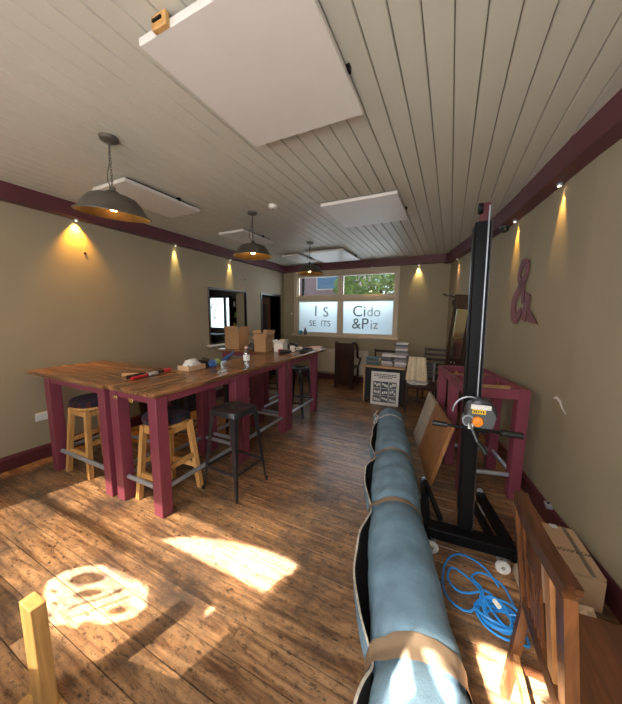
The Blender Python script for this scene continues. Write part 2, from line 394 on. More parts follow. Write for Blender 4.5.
for (xa, ya), (xb, yb) in zip(pts, pts[1:]):
    for z0, z1 in ((-.02, H+.1),):
        mb.add([(xa, ya, z0), (xb, yb, z0), (xb+.25, yb, z0), (xa+.25, ya, z0), (xa, ya, z1), (xb, yb, z1), (xb+.25, yb, z1), (xa+.25, ya, z1)],
               [(0, 1, 5, 4), (2, 3, 7, 6), (0, 3, 2, 1), (4, 5, 6, 7), (1, 2, 6, 5), (0, 4, 7, 3)])
struct(mb.build('wall_right', M['plaster'], smooth=True))
# front wall behind the camera, two windows
F1 = (-3.85, -1.47, 1.465, 2.5); F2 = (-.75, .35, .25, 2.5)
mb = MB(); yb0, yb1 = YF-.2, YF
mb.box(XL-T, F1[0], yb0, yb1, -.02, H+.1); mb.box(F1[1], F2[0], yb0, yb1, -.02, H+.1); mb.box(F2[1], 1.8, yb0, yb1, -.02, H+.1)
mb.box(F1[0], F1[1], yb0, yb1, -.02, F1[2]); mb.box(F1[0], F1[1], yb0, yb1, F1[3], H+.1)
mb.box(F2[0], F2[1], yb0, yb1, -.02, F2[2]); mb.box(F2[0], F2[1], yb0, yb1, F2[3], H+.1)
struct(mb.build('wall_front', M['plaster']))

# etched films on the front windows: outline with lettering left clear, islands inside (even-odd fill)
def film(name, rect, holes, parent, yy, m):
    cu = bpy.data.curves.new(name, 'CURVE'); cu.dimensions = '2D'; cu.fill_mode = 'BOTH'
    x0, x1, z0, z1 = rect
    for poly in [[(x0, z0), (x1, z0), (x1, z1), (x0, z1)]] + holes:
        sp = cu.splines.new('POLY'); sp.points.add(len(poly)-1); sp.use_cyclic_u = True
        for p, q in zip(sp.points, poly): p.co = (q[0], q[1], 0, 1)
    t = bpy.data.objects.new(name, cu); COL.objects.link(t)
    me = bpy.data.meshes.new_from_object(t); bpy.data.objects.remove(t); bpy.data.curves.remove(cu)
    me.materials.clear(); me.materials.append(m)
    o = bpy.data.objects.new(name, me); COL.objects.link(o); o.parent = parent; o.location = (0, yy, 0); o.rotation_euler = (PI/2, 0, 0)
    return o
w3 = struct(MB().box(F1[0], F1[1], YF-.13, YF-.08, F1[2], F1[2]+.05).box(F1[0], F1[1], YF-.13, YF-.08, F1[3]-.05, F1[3]).box(F1[0], F1[0]+.05, YF-.13, YF-.08, F1[2], F1[3]).box(F1[1]-.05, F1[1], YF-.13, YF-.08, F1[2], F1[3]).box(F1[0], F1[1], YF-.12, YF-.09, 2.0, 2.045).build('window_3', M['cream']))
sh = lambda P: [(a-.0, b) for a, b in P]
blob = [(-2.579, 1.576), (-2.596, 1.658), (-2.539, 1.728), (-2.46, 1.779), (-2.3, 1.792), (-2.09, 1.804), (-1.965, 1.734), (-1.947, 1.677), (-1.988, 1.623), (-2.042, 1.581), (-2.093, 1.573), (-2.144, 1.541), (-2.108, 1.527), (-2.13, 1.507), (-2.165, 1.511), (-2.227, 1.477), (-2.403, 1.50)]
h1 = [(-2.359, 1.743), (-2.338, 1.72), (-2.35, 1.684), (-2.39, 1.65), (-2.442, 1.629), (-2.488, 1.628), (-2.512, 1.65), (-2.502, 1.686), (-2.461, 1.723), (-2.406, 1.745)]
h2 = [(-2.253, 1.687), (-2.242, 1.671), (-2.254, 1.644), (-2.283, 1.616), (-2.319, 1.597), (-2.348, 1.594), (-2.359, 1.609), (-2.349, 1.636), (-2.319, 1.665), (-2.282, 1.685)]
h3 = [(-2.023, 1.688), (-2.011, 1.675), (-2.016, 1.654), (-2.035, 1.634), (-2.062, 1.621), (-2.086, 1.621), (-2.099, 1.633), (-2.095, 1.654), (-2.075, 1.675), (-2.048, 1.688)]
h4 = [(-2.444, 1.576), (-2.437, 1.57), (-2.443, 1.561), (-2.458, 1.552), (-2.477, 1.548), (-2.493, 1.549), (-2.5, 1.556), (-2.495, 1.565), (-2.48, 1.573), (-2.46, 1.578)]
h5 = [(-2.346, 1.542), (-2.339, 1.536), (-2.341, 1.528), (-2.353, 1.522), (-2.37, 1.519), (-2.385, 1.521), (-2.393, 1.527), (-2.391, 1.535), (-2.379, 1.541), (-2.362, 1.544)]
s1 = [(-2.269, 1.53), (-2.277, 1.572), (-2.211, 1.67), (-2.196, 1.752), (-2.165, 1.73), (-2.196, 1.664), (-2.253, 1.573)]
s2 = [(-2.225, 1.501), (-2.192, 1.559), (-2.106, 1.734), (-2.089, 1.728), (-2.173, 1.557)]
arc = [(-2.42, 2.068), (-2.287, 2.165), (-2.086, 2.242), (-1.847, 2.287), (-1.664, 2.306), (-1.537, 2.3), (-1.508, 2.245), (-1.537, 2.178), (-1.536, 2.068)]
dot = [(-1.687, 1.848), (-1.696, 1.875), (-1.67, 1.883), (-1.652, 1.854), (-1.662, 1.836)]
film('etched_film', F1, [blob, h1, h2, h3, h4, h5, s1, s2, arc, dot], w3, YF, M['frost_front'])
w4 = struct(MB().box(F2[0], F2[1], YF-.13, YF-.08, F2[2], F2[2]+.05).box(F2[0], F2[1], YF-.13, YF-.08, F2[3]-.05, F2[3]).box(F2[0], F2[0]+.04, YF-.13, YF-.08, F2[2], F2[3]).box(F2[1]-.04, F2[1], YF-.13, YF-.08, F2[2], F2[3]).build('window_4', M['cream']))
rs = [(-0.507, 2.301), (-0.499, 2.231), (-0.459, 2.161), (-0.404, 2.094), (-0.294, 2.10), (-0.20, 2.317), (-0.354, 2.38)]
r1 = [(-0.72, 2.193), (-0.669, 2.222), (-0.59, 2.12), (-0.635, 2.05)]
r2 = [(-0.625, 2.248), (-0.59, 2.258), (-0.513, 2.208), (-0.479, 2.135), (-0.49, 2.13)]
film('etched_film', F2, [rs, r1, r2], w4, YF, M['frost_front'])

# maroon boxed beams round the top of the walls
BW = .13
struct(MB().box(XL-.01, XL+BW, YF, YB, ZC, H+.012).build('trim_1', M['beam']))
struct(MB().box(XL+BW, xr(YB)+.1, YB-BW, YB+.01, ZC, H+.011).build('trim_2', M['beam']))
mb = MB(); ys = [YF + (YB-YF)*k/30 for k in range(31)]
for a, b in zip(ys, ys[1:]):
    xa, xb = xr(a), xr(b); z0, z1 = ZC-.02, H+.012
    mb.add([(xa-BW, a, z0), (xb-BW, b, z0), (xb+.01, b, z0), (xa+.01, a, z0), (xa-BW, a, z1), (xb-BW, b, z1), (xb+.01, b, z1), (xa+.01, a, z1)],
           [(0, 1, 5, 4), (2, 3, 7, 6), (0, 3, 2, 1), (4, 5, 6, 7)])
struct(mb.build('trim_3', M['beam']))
struct(MB().box(-18, 3.0, -1.25, 6.78, H+.15, 16).box(-18, -8.4, -1.2, 6.75, -.1, H+.15).build('wall_added_sun_block', M['plaster']))  # unseen mass over and beside the room, added to shade the yard and house
# baseboards
def base_prof(): return [(0, 0), (.022, 0), (.022, .12), (.012, .15), (0, .15)]
def run_profile(path, side, name, m):
    mb = MB(); pr = base_prof(); n = len(pr); vs = []
    for i, p in enumerate(path):
        p = Vector(p); d = (Vector(path[min(i+1, len(path)-1)]) - Vector(path[max(i-1, 0)])).normalized()
        nrm = Vector((-d.y, d.x))*side
        for a, z in pr: vs.append((p.x+nrm.x*a, p.y+nrm.y*a, z))
    fs = []
    for i in range(len(path)-1):
        for j in range(n): fs.append((i*n+j, i*n+(j+1) % n, (i+1)*n+(j+1) % n, (i+1)*n+j))
    fs.append(tuple(range(n))); fs.append(tuple((len(path)-1)*n+j for j in range(n)))
    mb.add(vs, fs); return struct(mb.build(name, m))
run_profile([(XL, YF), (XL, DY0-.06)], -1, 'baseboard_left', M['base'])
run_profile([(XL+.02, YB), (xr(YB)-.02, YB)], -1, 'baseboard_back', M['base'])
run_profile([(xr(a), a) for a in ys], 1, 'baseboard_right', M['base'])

# rear window: casing, mullion, transom, four panes, sill, etched lettering
w1 = struct(MB().box(WX0, WX0+.06, YB-.015, YB+.12, WZ0, WZ1).box(WX1-.06, WX1, YB-.015, YB+.12, WZ0, WZ1).box(WX0+.06, WX1-.06, YB-.015, YB+.12, WZ1-.06, WZ1).box(WX0+.06, WX1-.06, YB-.015, YB+.12, WZ0, WZ0+.03).build('window_1', M['cream']))
WM = -2.40; TZ = 2.0
MB().bbox(WM-.035, WM+.035, YB+.0, YB+.10, WZ0+.03, WZ1-.06).build('mullion', M['cream'], w1)
MB().bbox(WX0+.06, WM-.035, YB-.03, YB+.10, TZ-.035, TZ+.045).build('transom', M['cream'], w1)
MB().bbox(WM+.035, WX1-.06, YB-.03, YB+.10, TZ-.035, TZ+.045).build('transom', M['cream'], w1)
for a, b in ((WX0+.06, WM-.035), (WM+.035, WX1-.06)):
    for z0, z1 in ((WZ0+.03, TZ-.035), (TZ+.045, WZ1-.06)):
        s = MB()
        for q in ((a, a+.035, z0, z1), (b-.035, b, z0, z1), (a+.035, b-.035, z0, z0+.035), (a+.035, b-.035, z1-.035, z1)): s.box(q[0], q[1], YB+.03, YB+.08, q[2], q[3])
        sash = s.build('sash', M['cream'], w1)
        up_ = z0 > 1.9
        MB().box(a+.035, b-.035, YB+.055, YB+.06, z0+.035, z1-.035).build('pane', M['glass'] if up_ else M['frost'], sash)
struct(MB().bbox(WX0-.07, WX1+.07, YB-.12, YB+.10, WZ0-.04, WZ0, .008).build('trim_4', M['cream']))
struct(MB().box(WX0-.02, WX0, YB-.02, YB, WZ0, WZ1+.05).box(WX1, WX1+.02, YB-.02, YB, WZ0, WZ1+.05).box(WX0, WX1, YB-.02, YB, WZ1, WZ1+.05).build('trim_5', M['cream']))
def text(name, body, size, loc, rot, m, parent=None, ext=.001, align='CENTER', scale=(1, 1, 1), space=1):
    cu = bpy.data.curves.new(name, 'FONT'); cu.body = body; cu.size = size; cu.extrude = ext; cu.align_x = align; cu.align_y = 'CENTER'; cu.space_character = space
    t = bpy.data.objects.new(name, cu); COL.objects.link(t)
    me = bpy.data.meshes.new_from_object(t); bpy.data.objects.remove(t); bpy.data.curves.remove(cu)
    me.materials.clear(); me.materials.append(m)
    o = bpy.data.objects.new(name, me); COL.objects.link(o); o.location = loc; o.rotation_euler = rot; o.scale = scale
    if parent: o.parent = parent
    return o
M['etch_dark'] = mat('etched_letter_dark', (.09, .13, .12), .4, bump=0)
M['etch_mid'] = mat('etched_letter_pale', (.30, .38, .40), .4, bump=0)
for body, x, z, s, m in (('Ci', -1.93, 1.68, .36, 'etch_dark'), ('do', -1.59, 1.67, .31, 'etch_mid'), ('&P', -1.90, 1.39, .36, 'etch_dark'), ('iz', -1.57, 1.38, .31, 'etch_mid'),
                         ('I', -3.05, 1.68, .36, 'etch_dark'), ('S', -2.78, 1.66, .34, 'etch_mid'), ('SE', -3.14, 1.38, .20, 'etch_dark'), ('ITS', -2.78, 1.38, .20, 'etch_dark')):
    text('lettering', body, s, (x, YB+.049, z), (PI/2, 0, 0), M[m], w1, .001)

# adjoining room beyond the hatch and the doorway
struct(MB().box(-8.2, -8.0, 2.5, YB, -.02, H+.1).box(-8.0, XL-T, 2.5, 2.7, -.02, H+.1).build('wall_side_room', M['white']))
w2 = struct(MB().box(SX0, SX1, YB, YB+.08, SZ0, SZ0+.04).box(SX0, SX1, YB, YB+.08, SZ1-.05, SZ1).box(SX0, SX0+.05, YB, YB+.08, SZ0, SZ1).box(SX1-.05, SX1, YB, YB+.08, SZ0, SZ1).box(-6.03, -5.95, YB, YB+.08, SZ0, SZ1).build('window_2', M['greymetal']))
MB().box(SX0+.05, -6.03, YB+.04, YB+.045, SZ0+.04, SZ1-.05).build('pane', M['frost'], w2)
MB().box(-5.95, SX1-.05, YB+.04, YB+.045, SZ0+.04, SZ1-.05).build('pane', M['frost'], w2)
for b, z, s in (('O', 1.78, .34), ('&', 1.5, .28)): text('lettering', b, s, (-6.42, YB+.03, z), (PI/2, 0, 0), M['pink'], w2)
t = thing('side_table', 'blue-grey covered table in the room beyond the hatch', 'table', (-6.2, 6.05, 0))
MB().bbox(-.7, .5, -.3, .3, .98, 1.04, .006).build('tabletop', M['bluegrey'], t)
for xx in (-.65, .45):
    for yy in (-.25, .25): MB().box(xx-.025, xx+.025, yy-.025, yy+.025, 0, .98).build('leg', M['darkwood'], t)
t = thing('shelf_unit', 'dark shelf unit with small jars seen through the hatch', 'shelf', (-5.36, 6.32, 0))
for xx in (-.16, .16): MB().box(xx-.012, xx+.012, -.15, .15, 0, 2.05).build('side', M['darkwood'], t)
for zz in (.3, .9, 1.2, 1.5, 1.8, 2.03): MB().box(-.148, .148, -.15, .15, zz-.01, zz+.01).build('shelf_board', M['oak'], t)
for k, (xx, zz) in enumerate(((-.08, 1.21), (.03, 1.21), (-.03, 1.51), (.08, 1.51), (-.07, 1.81), (.06, 1.81))):
    o = MB().lathe([(0, 0), (.035, 0), (.036, .10), (.025, .13), (.025, .15), (0, .15)], 12).build('jar', M[('yellow', 'white', 'green', 'card', 'label', 'oak')[k]], None, True); o.location = (-5.36+xx, 6.28, zz)
    tag(o, '%s jar on the %s shelf seen through the hatch' % (('yellow', 'white', 'green', 'cardboard brown', 'pale grey', 'dark brown')[k], ('lower', 'lower', 'middle', 'middle', 'upper', 'upper')[k]), 'jar', 'jars on the shelf beyond the hatch')
# hatch: sill and dark lining
struct(MB().bbox(XL-T-.02, XL+.07, HY0-.08, HY1+.02, HZ0-.035, HZ0, .006).build('trim_6', M['white']))
struct(MB().box(XL-.05, XL+.008, HY0-.02, HY0, HZ0, HZ1+.02).box(XL-.05, XL+.008, HY1, HY1+.02, HZ0, HZ1+.02).box(XL-.05, XL+.008, HY0, HY1, HZ1, HZ1+.02).build('trim_7', M['darkwood']))
# doorway to the side room with a dark leaf ajar
d1 = struct(MB().box(XL-T, XL+.015, DY0-.045, DY0, 0, DZ+.045).box(XL-T, XL+.015, DY1, DY1+.045, 0, DZ+.045).box(XL-T, XL+.015, DY0, DY1, DZ, DZ+.045).build('door_1', M['darkwood']))
g = MB().bbox(0, .04, -.70, 0, .01, 2.0).build('leaf', M['oak'], d1); g.location = (XL-T+.0, DY0+.72, 0); g.rotation_euler = (0, 0, -.5)
MB().box(.04, .05, -.6, -.1, 1.1, 1.85).box(.04, .05, -.6, -.1, .2, .95).build('panel', M['darkwood'], g)

# ------------------------------------------------------------------ fittings on ceiling and beams
def ceiling_heater(x0, x1, y0, y1, label):
    cx, cy_ = (x0+x1)/2, (y0+y1)/2
    t = thing('heating_panel', label, 'heating panel', (cx, cy_, H), 0, 'flat white heating panels on the ceiling')
    a, b = (x1-x0)/2, (y1-y0)/2
    MB().bbox(-a, a, -b, b, -.055, -.022, .004).build('panel', M['panelwhite'], t)
    MB().box(a-.06, a-.03, -b+.05, b-.05, -.022, -.001).build('rail', M['blackmetal'], t)
    MB().box(-a+.03, -a+.06, -b+.05, b-.05, -.022, -.001).build('rail', M['blackmetal'], t)
    MB().box(a-.03, a+.012, b-.30, b-.27, -.03, -.001).build('bracket', M['blackmetal'], t)
    return t
hp = ceiling_heater(-1.30, -.53, .93, 1.765, 'large white ceiling heating panel nearest the camera, brown clip on its edge')
o = MB().bbox(-.385+.115, -.385+.20, -.44, -.415, -.058, -.005, .004).build('clip', M['pine'], hp); o['label'] = 'brown wooden clip'
MB().box(-.255, -.205, -.447, -.438, -.035, -.026).build('wire', M['blackmetal'], hp)
ceiling_heater(-3.16, -2.66, 1.69, 2.54, 'narrow white ceiling heating panel behind the nearest pendant lamp')
ceiling_heater(-1.34, -.53, 2.96, 3.79, 'white ceiling heating panel in the middle of the ceiling, right of the smoke detector')
ceiling_heater(-3.15, -2.69, 3.34, 4.10, 'narrow white ceiling heating panel beside the second pendant chain')
ceiling_heater(-2.6, -1.80, 5.0, 6.04, 'white ceiling heating panel just before the rear window')
ceiling_heater(-3.15, -2.75, 5.1, 5.9, 'small white heating panel in the far left ceiling corner')

sdv = thing('smoke_detector', 'small round white smoke detector on the planked ceiling', 'smoke detector', (-1.87, 2.84, H))
MB().lathe([(.0, -.04), (.035, -.04), (.05, -.028), (.052, 0)], 20).build('body', M['white'], sdv, True)
MB().lathe([(.0, -.045), (.012, -.045), (.014, -.04)], 12).build('sensor', M['greymetal'], sdv, True)

def pendant(y, label):
    t = thing('pendant_lamp', label, 'pendant lamp', (-2.22, y, H), 0, 'industrial pendant lamps over the tables')
    MB().lathe([(0, -.03), (.03, -.03), (.055, -.02), (.06, 0)], 24).build('ceiling_rose', M['zinc'], t, True)
    # chain links
    z = -.03; k = 0; mb = MB()
    while z > -.345:
        pts = []
        for j in range(8):
            a = 2*PI*j/8; u, v = .007*math.cos(a), .0135*math.sin(a)
            pts.append((u, 0, z-.013+v) if k % 2 else (0, u, z-.013+v))
        mb.tube(pts, .0022, 5, closed=True); z -= .0195; k += 1
    mb.build('chain', M['zinc'], t)
    MB().tube([(0.005, 0, -.03), (-.012, .0, -.10), (-.012, 0, -.16), (-.045, 0, -.22), (-.05, 0, -.27), (-.02, 0, -.32), (0, 0, -.35)], .004, 6).build('flex', M['zinc'], t, True)
    MB().lathe([(.0, -.325), (.018, -.325), (.02, -.345), (.04, -.355), (.05, -.372), (.052, -.38)], 20).build('lamp_holder', M['zinc'], t, True)
    prof = [(.045, -.372), (.11, -.378), (.145, -.392), (.175, -.425), (.212, -.485), (.236, -.505)]
    MB().lathe(prof, 40).build('shade', M['zinc'], t, True)
    MB().lathe([(r-.003, z-.004) for r, z in prof], 40).build('shade_lining', M['brass'], t, True)
    MB().tube([(.236*math.cos(2*PI*j/40), .236*math.sin(2*PI*j/40), -.507) for j in range(40)], .004, 6, closed=True).build('rim', M['zinc'], t, True)
    MB().lathe([(0, -.485), (.02, -.48), (.030, -.46), (.027, -.435), (.014, -.415), (.012, -.38)], 16).build('bulb', M['bulb'], t, True)
    lamp('pendant_glow', 'POINT', (-2.22, y, H-.50), (0, 0, 0), 7.0, (1, .58, .24), shadow_soft_size=.03)
    return t
pend1 = pendant(1.32, 'pendant lamp nearest the camera, grey shade with brass inside')
for o_ in pend1.children:
    if o_.name.split('.')[0] in ('shade', 'shade_lining', 'rim', 'lamp_holder', 'bulb'):
        piv = Vector((0, 0, -.33)); Rm = Matrix.Rotation(.13, 4, Vector((-.35, -.9, 0)).normalized()*-1)
        o_.matrix_basis = Matrix.Translation(piv) @ Rm @ Matrix.Translation(-piv)
pendant(2.93, 'middle of three pendant lamps, grey shade with brass inside')
pendant(4.50, 'farthest pendant lamp, hanging in front of the rear window')

def spot(loc, label, e=9, col=(1, .60, .20), tilt=(0, 0), ang=62, blend=.9):
    t = thing('downlight', label, 'downlight', loc, 0, 'small downlights under the maroon beam')
    MB().lathe([(.0, .0), (.02, 0), (.022, -.006), (.018, -.022), (.014, -.022), (.0125, -.010), (0, -.010)], 16).build('housing', M['steel'], t, True)
    MB().lathe([(0, -.014), (.0125, -.014)], 16).build('lens', M['led'], t)
    lamp('downlight_beam', 'SPOT', (loc[0], loc[1], loc[2]-.026), (tilt[1], tilt[0], 0), e*2.2, col, spot_size=math.radians(ang), spot_blend=blend, shadow_soft_size=.012)
XS = XL+.036
spot((XS, 1.90, ZC), 'downlight on the left beam nearest the camera, orange glow below', 62, (1, .46, .04), (.12, 0), 88, 1)
spot((XS, 3.22, ZC), 'downlight on the left beam, second from the camera', 18, (1, .74, .26), (.14, 0), 38)
spot((XS, 4.46, ZC), 'downlight on the left beam above the serving hatch', 18, (1, .74, .24), (.14, 0), 42)
spot((-.66, YB-.036, ZC), 'downlight on the back beam right of the window', 18, (1, .76, .30), (0, .14), 56)
spot((-1.62, YB-.085, ZC), 'downlight on the back beam above the window', 8, (1, .62, .22), (0, .06), 60)
spot((xr(6.0)-.036, 6.0, ZC-.02), 'downlight on the right beam in the far corner', 12, (1, .50, .22), (-.14, 0), 36)
spot((xr(3.9)-.036, 3.90, ZC-.02), 'downlight on the right beam above the ampersand', 26, (1, .56, .07), (-.16, 0), 38)
spot((xr(3.0)-.036, 3.0, ZC-.02), 'downlight on the right beam nearest the camera', 16, (1, .56, .12), (-.16, 0), 40)

cc = thing('security_camera', 'black dome security camera under the right beam by the lift mast', 'security camera', (.50, 4.12, 2.64))
MB().lathe([(0, -.012), (.05, -.012), (.055, 0)], 20).build('base', M['greymetal'], cc, True)
MB().lathe([(0, -.068), (.02, -.064), (.036, -.05), (.043, -.03), (.044, -.012)], 20).build('dome', M['blackplastic'], cc, True)

# ------------------------------------------------------------------ wall details
def on_wall(y, z, off=.004):
    d = Vector((xr(y+.05)-xr(y-.05), .1, 0)).normalized(); n = Vector((-d.y, d.x, 0))   # points into the room
    return Vector((xr(y), y, z)) + n*off, math.atan2(d.y, d.x)
# the big painted ampersand
amp = MB()
def ribbon(mb, pts, ws, th=.006):
    n = len(pts); L_, R_ = [], []
    for i, p in enumerate(pts):
        d = (Vector(pts[min(i+1, n-1)])-Vector(pts[max(i-1, 0)])).normalized(); nn = Vector((-d.y, d.x))
        L_.append(Vector(p)+nn*ws[i]/2); R_.append(Vector(p)-nn*ws[i]/2)
    vs = [(q.x, 0, q.y) for q in L_] + [(q.x, 0, q.y) for q in R_] + [(q.x, th, q.y) for q in L_] + [(q.x, th, q.y) for q in R_]
    fs = []
    for i in range(n-1):
        fs += [(i, i+1, n+i+1, n+i), (2*n+i, 3*n+i, 3*n+i+1, 2*n+i+1), (i, 2*n+i, 2*n+i+1, i+1), (n+i, n+i+1, 3*n+i+1, 3*n+i)]
    fs += [(0, n, 3*n, 2*n), (n-1, 3*n-1, 4*n-1, 2*n-1)]
    mb.add(vs, fs)
# glyph in units where height = 1 ; x to the right as seen from the room
def crom(P, W, k=5):
    out, ws = [], []
    for i in range(len(P)-1):
        p0, p1, p2, p3 = P[max(i-1, 0)], P[i], P[i+1], P[min(i+2, len(P)-1)]
        for j in range(k):
            t = j/k
            f = lambda a, b, c, d: .5*((2*b)+(-a+c)*t+(2*a-5*b+4*c-d)*t*t+(-a+3*b-3*c+d)*t**3)
            out.append((f(p0[0], p1[0], p2[0], p3[0]), f(p0[1], p1[1], p2[1], p3[1]))); ws.append(W[i]+(W[i+1]-W[i])*t)
    out.append(P[-1]); ws.append(W[-1]); return out, ws
c1, w1_ = crom([(.43, .31), (.36, .55), (.20, .74), (.25, .93), (.36, .965), (.45, .89), (.42, .72), (.22, .53), (.08, .35), (.10, .13), (.24, .06), (.40, .20)],
               [.06, .10, .085, .08, .07, .085, .095, .10, .13, .14, .12, .06])
GS = .62
GX = GS*1.15
ribbon(amp, [(a*GX, b*GS) for a, b in c1], [q*GS*1.6 for q in w1_])
ribbon(amp, [(.60*GX, .44*GS), (.545*GX, .25*GS), (.50*GX, .03*GS)], [.20*GS, .17*GS, .21*GS])
amp.prism([(.66*GX, .21*GS), (.98*GX, -.02*GS), (.72*GX, .0), (.61*GX, .05*GS)], -.006, 0, Matrix.Rotation(PI/2, 4, 'X'))
ao = amp.build('painted_ampersand', M['sign'])
p, ang = on_wall(3.30, 1.555, .008)
ao.location = p + Vector((0, 0, 0)); ao.rotation_euler = (0, 0, ang+PI)
# place so x grows towards the camera along the wall
tag(ao, 'large maroon ampersand lettered on the right wall', 'lettering')
ao.location = on_wall(3.86, 1.545, .008)[0]

# holes and fixings on the plaster
for loc, lab in (((XL, 1.98, 2.30), 'dark fixing plug on the left wall below the nearest downlight'), ((XL, 4.92, 2.32), 'dark fixing plug on the left wall above the serving hatch')):
    o = MB().lathe([(0, .006), (.012, .005), (.016, 0)], 10, mtx=Matrix.Rotation(PI/2, 4, 'Y')).build('wall_plug', M['blackplastic']); o.location = loc; tag(o, lab, 'wall plug')
o = MB().lathe([(0, .012), (.02, .010), (.024, 0)], 12, mtx=Matrix.Rotation(PI/2, 4, 'X')).build('wall_hook', M['white']); o.location = (-3.72, YB-.0, 1.62); tag(o, 'small white fixing on the back wall left of the window', 'wall fixing')
sw = thing('wall_socket', 'white double wall socket on the left wall beside the near table', 'socket', (XL, 1.43, .47))
MB().bbox(0, .012, -.073, .073, -.043, .043, .003).build('plate', M['socket'], sw)
for s in (-1, 1): MB().box(.012, .016, s*.045-.008, s*.045+.008, .012, .03).build('switch', M['white'], sw)
# torn paper scar on right wall
o = MB(); p, ang = on_wall(2.75, .0, .004)
sc = MB(); ribbon(sc, [(0, .02), (.04, .035), (.09, .02), (.13, -.02), (.19, -.05)], [.01, .02, .024, .014, .004], .003)
o = sc.build('paint_scar', M['white']); o.location = on_wall(2.78, .95, .006)[0]; o.rotation_euler = (0, 0, ang+PI); tag(o, 'chipped pale plaster scar on the right wall by the table frame', 'wall scar')

# radiator under the rear window
rd = thing('radiator', 'white panel radiator under the rear window', 'radiator', (-2.36, YB-.09, .22))
MB().bbox(-.72, .72, -.03, .03, 0, .55, .008).build('panel', M['rad'], rd)
for k in range(24): MB().bbox(-.69+k*.058, -.69+k*.058+.03, -.04, -.03, .04, .51, .003).build('flute', M['rad'], rd)
MB().box(-.71, .71, -.028, .07, .55, .56).build('grille', M['rad'], rd)
MB().cyl((.74, 0, .05), (.74, 0, -.21), .009, 8).cyl((.72, 0, .05), (.75, 0, .05), .014, 8).build('valve', M['steel'], rd)

# ------------------------------------------------------------------ high tables
TZ_ = 1.016
def high_table(x0, x1, y0, y1, label, along, top=None, rails=('x0', 'x1', 'y0', 'y1'), leg=.098, th=.036):
    """x0..y1 = outer faces of the legs; top=(tx0,tx1,ty0,ty1)"""
    cx, cy_ = (x0+x1)/2, (y0+y1)/2; a, b = (x1-x0)/2, (y1-y0)/2
    t = thing('high_table', label, 'table', (cx, cy_, 0), 0, 'high tables with maroon frames')
    for sx_ in (-1, 1):
        for sy_ in (-1, 1):
            xa, xb = sorted((sx_*a, sx_*(a-leg))); ya, yb = sorted((sy_*b, sy_*(b-leg)))
            MB().bbox(xa, xb, ya, yb, 0, TZ_-th, .004).build('leg', M['maroon'], t)
    ap = .062; zt = TZ_-th
    for sy_ in (-1, 1):
        ya, yb = sorted((sy_*(b-.012), sy_*(b-.04))); MB().box(-a+leg, a-leg, ya, yb, zt-ap, zt-.001).build('apron', M['maroon'], t)
    for sx_ in (-1, 1):
        xa, xb = sorted((sx_*(a-.012), sx_*(a-.04))); MB().box(xa, xb, -b+leg, b-leg, zt-ap, zt-.001).build('apron', M['maroon'], t)
    rz_, rr, q = .205, .019, leg/2
    if 'y0' in rails: MB().cyl((-a+leg-.004, -b+q, rz_), (a-leg+.004, -b+q, rz_), rr).build('foot_rail', M['steel'], t, True)
    if 'y1' in rails: MB().cyl((-a+leg-.004, b-q, rz_), (a-leg+.004, b-q, rz_), rr).build('foot_rail', M['steel'], t, True)
    if 'x1' in rails: MB().cyl((a-q, -b+leg-.004, rz_), (a-q, b-leg+.004, rz_), rr).build('foot_rail', M['steel'], t, True)
    if 'x0' in rails: MB().cyl((-a+q, -b+leg-.004, rz_), (-a+q, b-leg+.004, rz_), rr).build('foot_rail', M['steel'], t, True)
    tx0, tx1, ty0, ty1 = top; rn = random.Random(int(cx*100+cy_*7))
    tp = MB().box(tx0-cx+.03, tx1-cx-.03, ty0-cy_+.03, ty1-cy_-.03, zt, zt+.008).build('tabletop', M['table_y' if along == 'y' else 'table_x'], t)
    n = 5
    if along == 'y':
        ws_ = (tx1-tx0)/n
        for k in range(n): MB().bbox(tx0-cx+k*ws_+.0008, tx0-cx+(k+1)*ws_-.0008, ty0-cy_, ty1-cy_, zt+rn.uniform(0, .001), TZ_+rn.uniform(-.001, .001), .003).build('board', M['table_y'], tp)
    else:
        n = 6; ws_ = (ty1-ty0)/n
        for k in range(n): MB().bbox(tx0-cx, tx1-cx, ty0-cy_+k*ws_+.0008, ty0-cy_+(k+1)*ws_-.0008, zt+rn.uniform(0, .001), TZ_+rn.uniform(-.001, .001), .003).build('board', M['table_x'], tp)
    return t
t1 = high_table(-3.57, -2.556, 1.32, 1.95, 'high table against the left wall nearest the camera, overhanging plank top', 'x', (-3.83, -2.53, 1.29, 2.01))
t2 = high_table(-2.505, -1.925, 1.335, 2.315, 'nearest high table of the long row, pliers lying on it', 'y', (-2.525, -1.905, 1.31, 2.322))
t3 = high_table(-2.505, -1.925, 2.33, 3.27, 'second high table of the long row, water bottle at its near end', 'y', (-2.525, -1.905, 2.325, 3.277))
t4 = high_table(-2.505, -1.925, 3.285, 4.235, 'farthest high table of the long row, covered in clutter', 'y', (-2.525, -1.905, 3.280, 4.55), )
t6 = high_table(-3.44, -2.56, 3.64, 4.25, 'high table by the hatch behind the row, cardboard boxes on top', 'x', (-3.50, -2.535, 3.60, 4.30))
# gold clips under the end apron of the near table
for k, xx in enumerate((-.20, .0)):
    o = MB()
    for j in range(2): o.tube([(xx+j*.03+.012*math.cos(a*PI/4), -.505, .925+.014*math.sin(a*PI/4)) for a in range(8)], .003, 5, closed=True)
    o.build('bracket', M['brass'], t2)

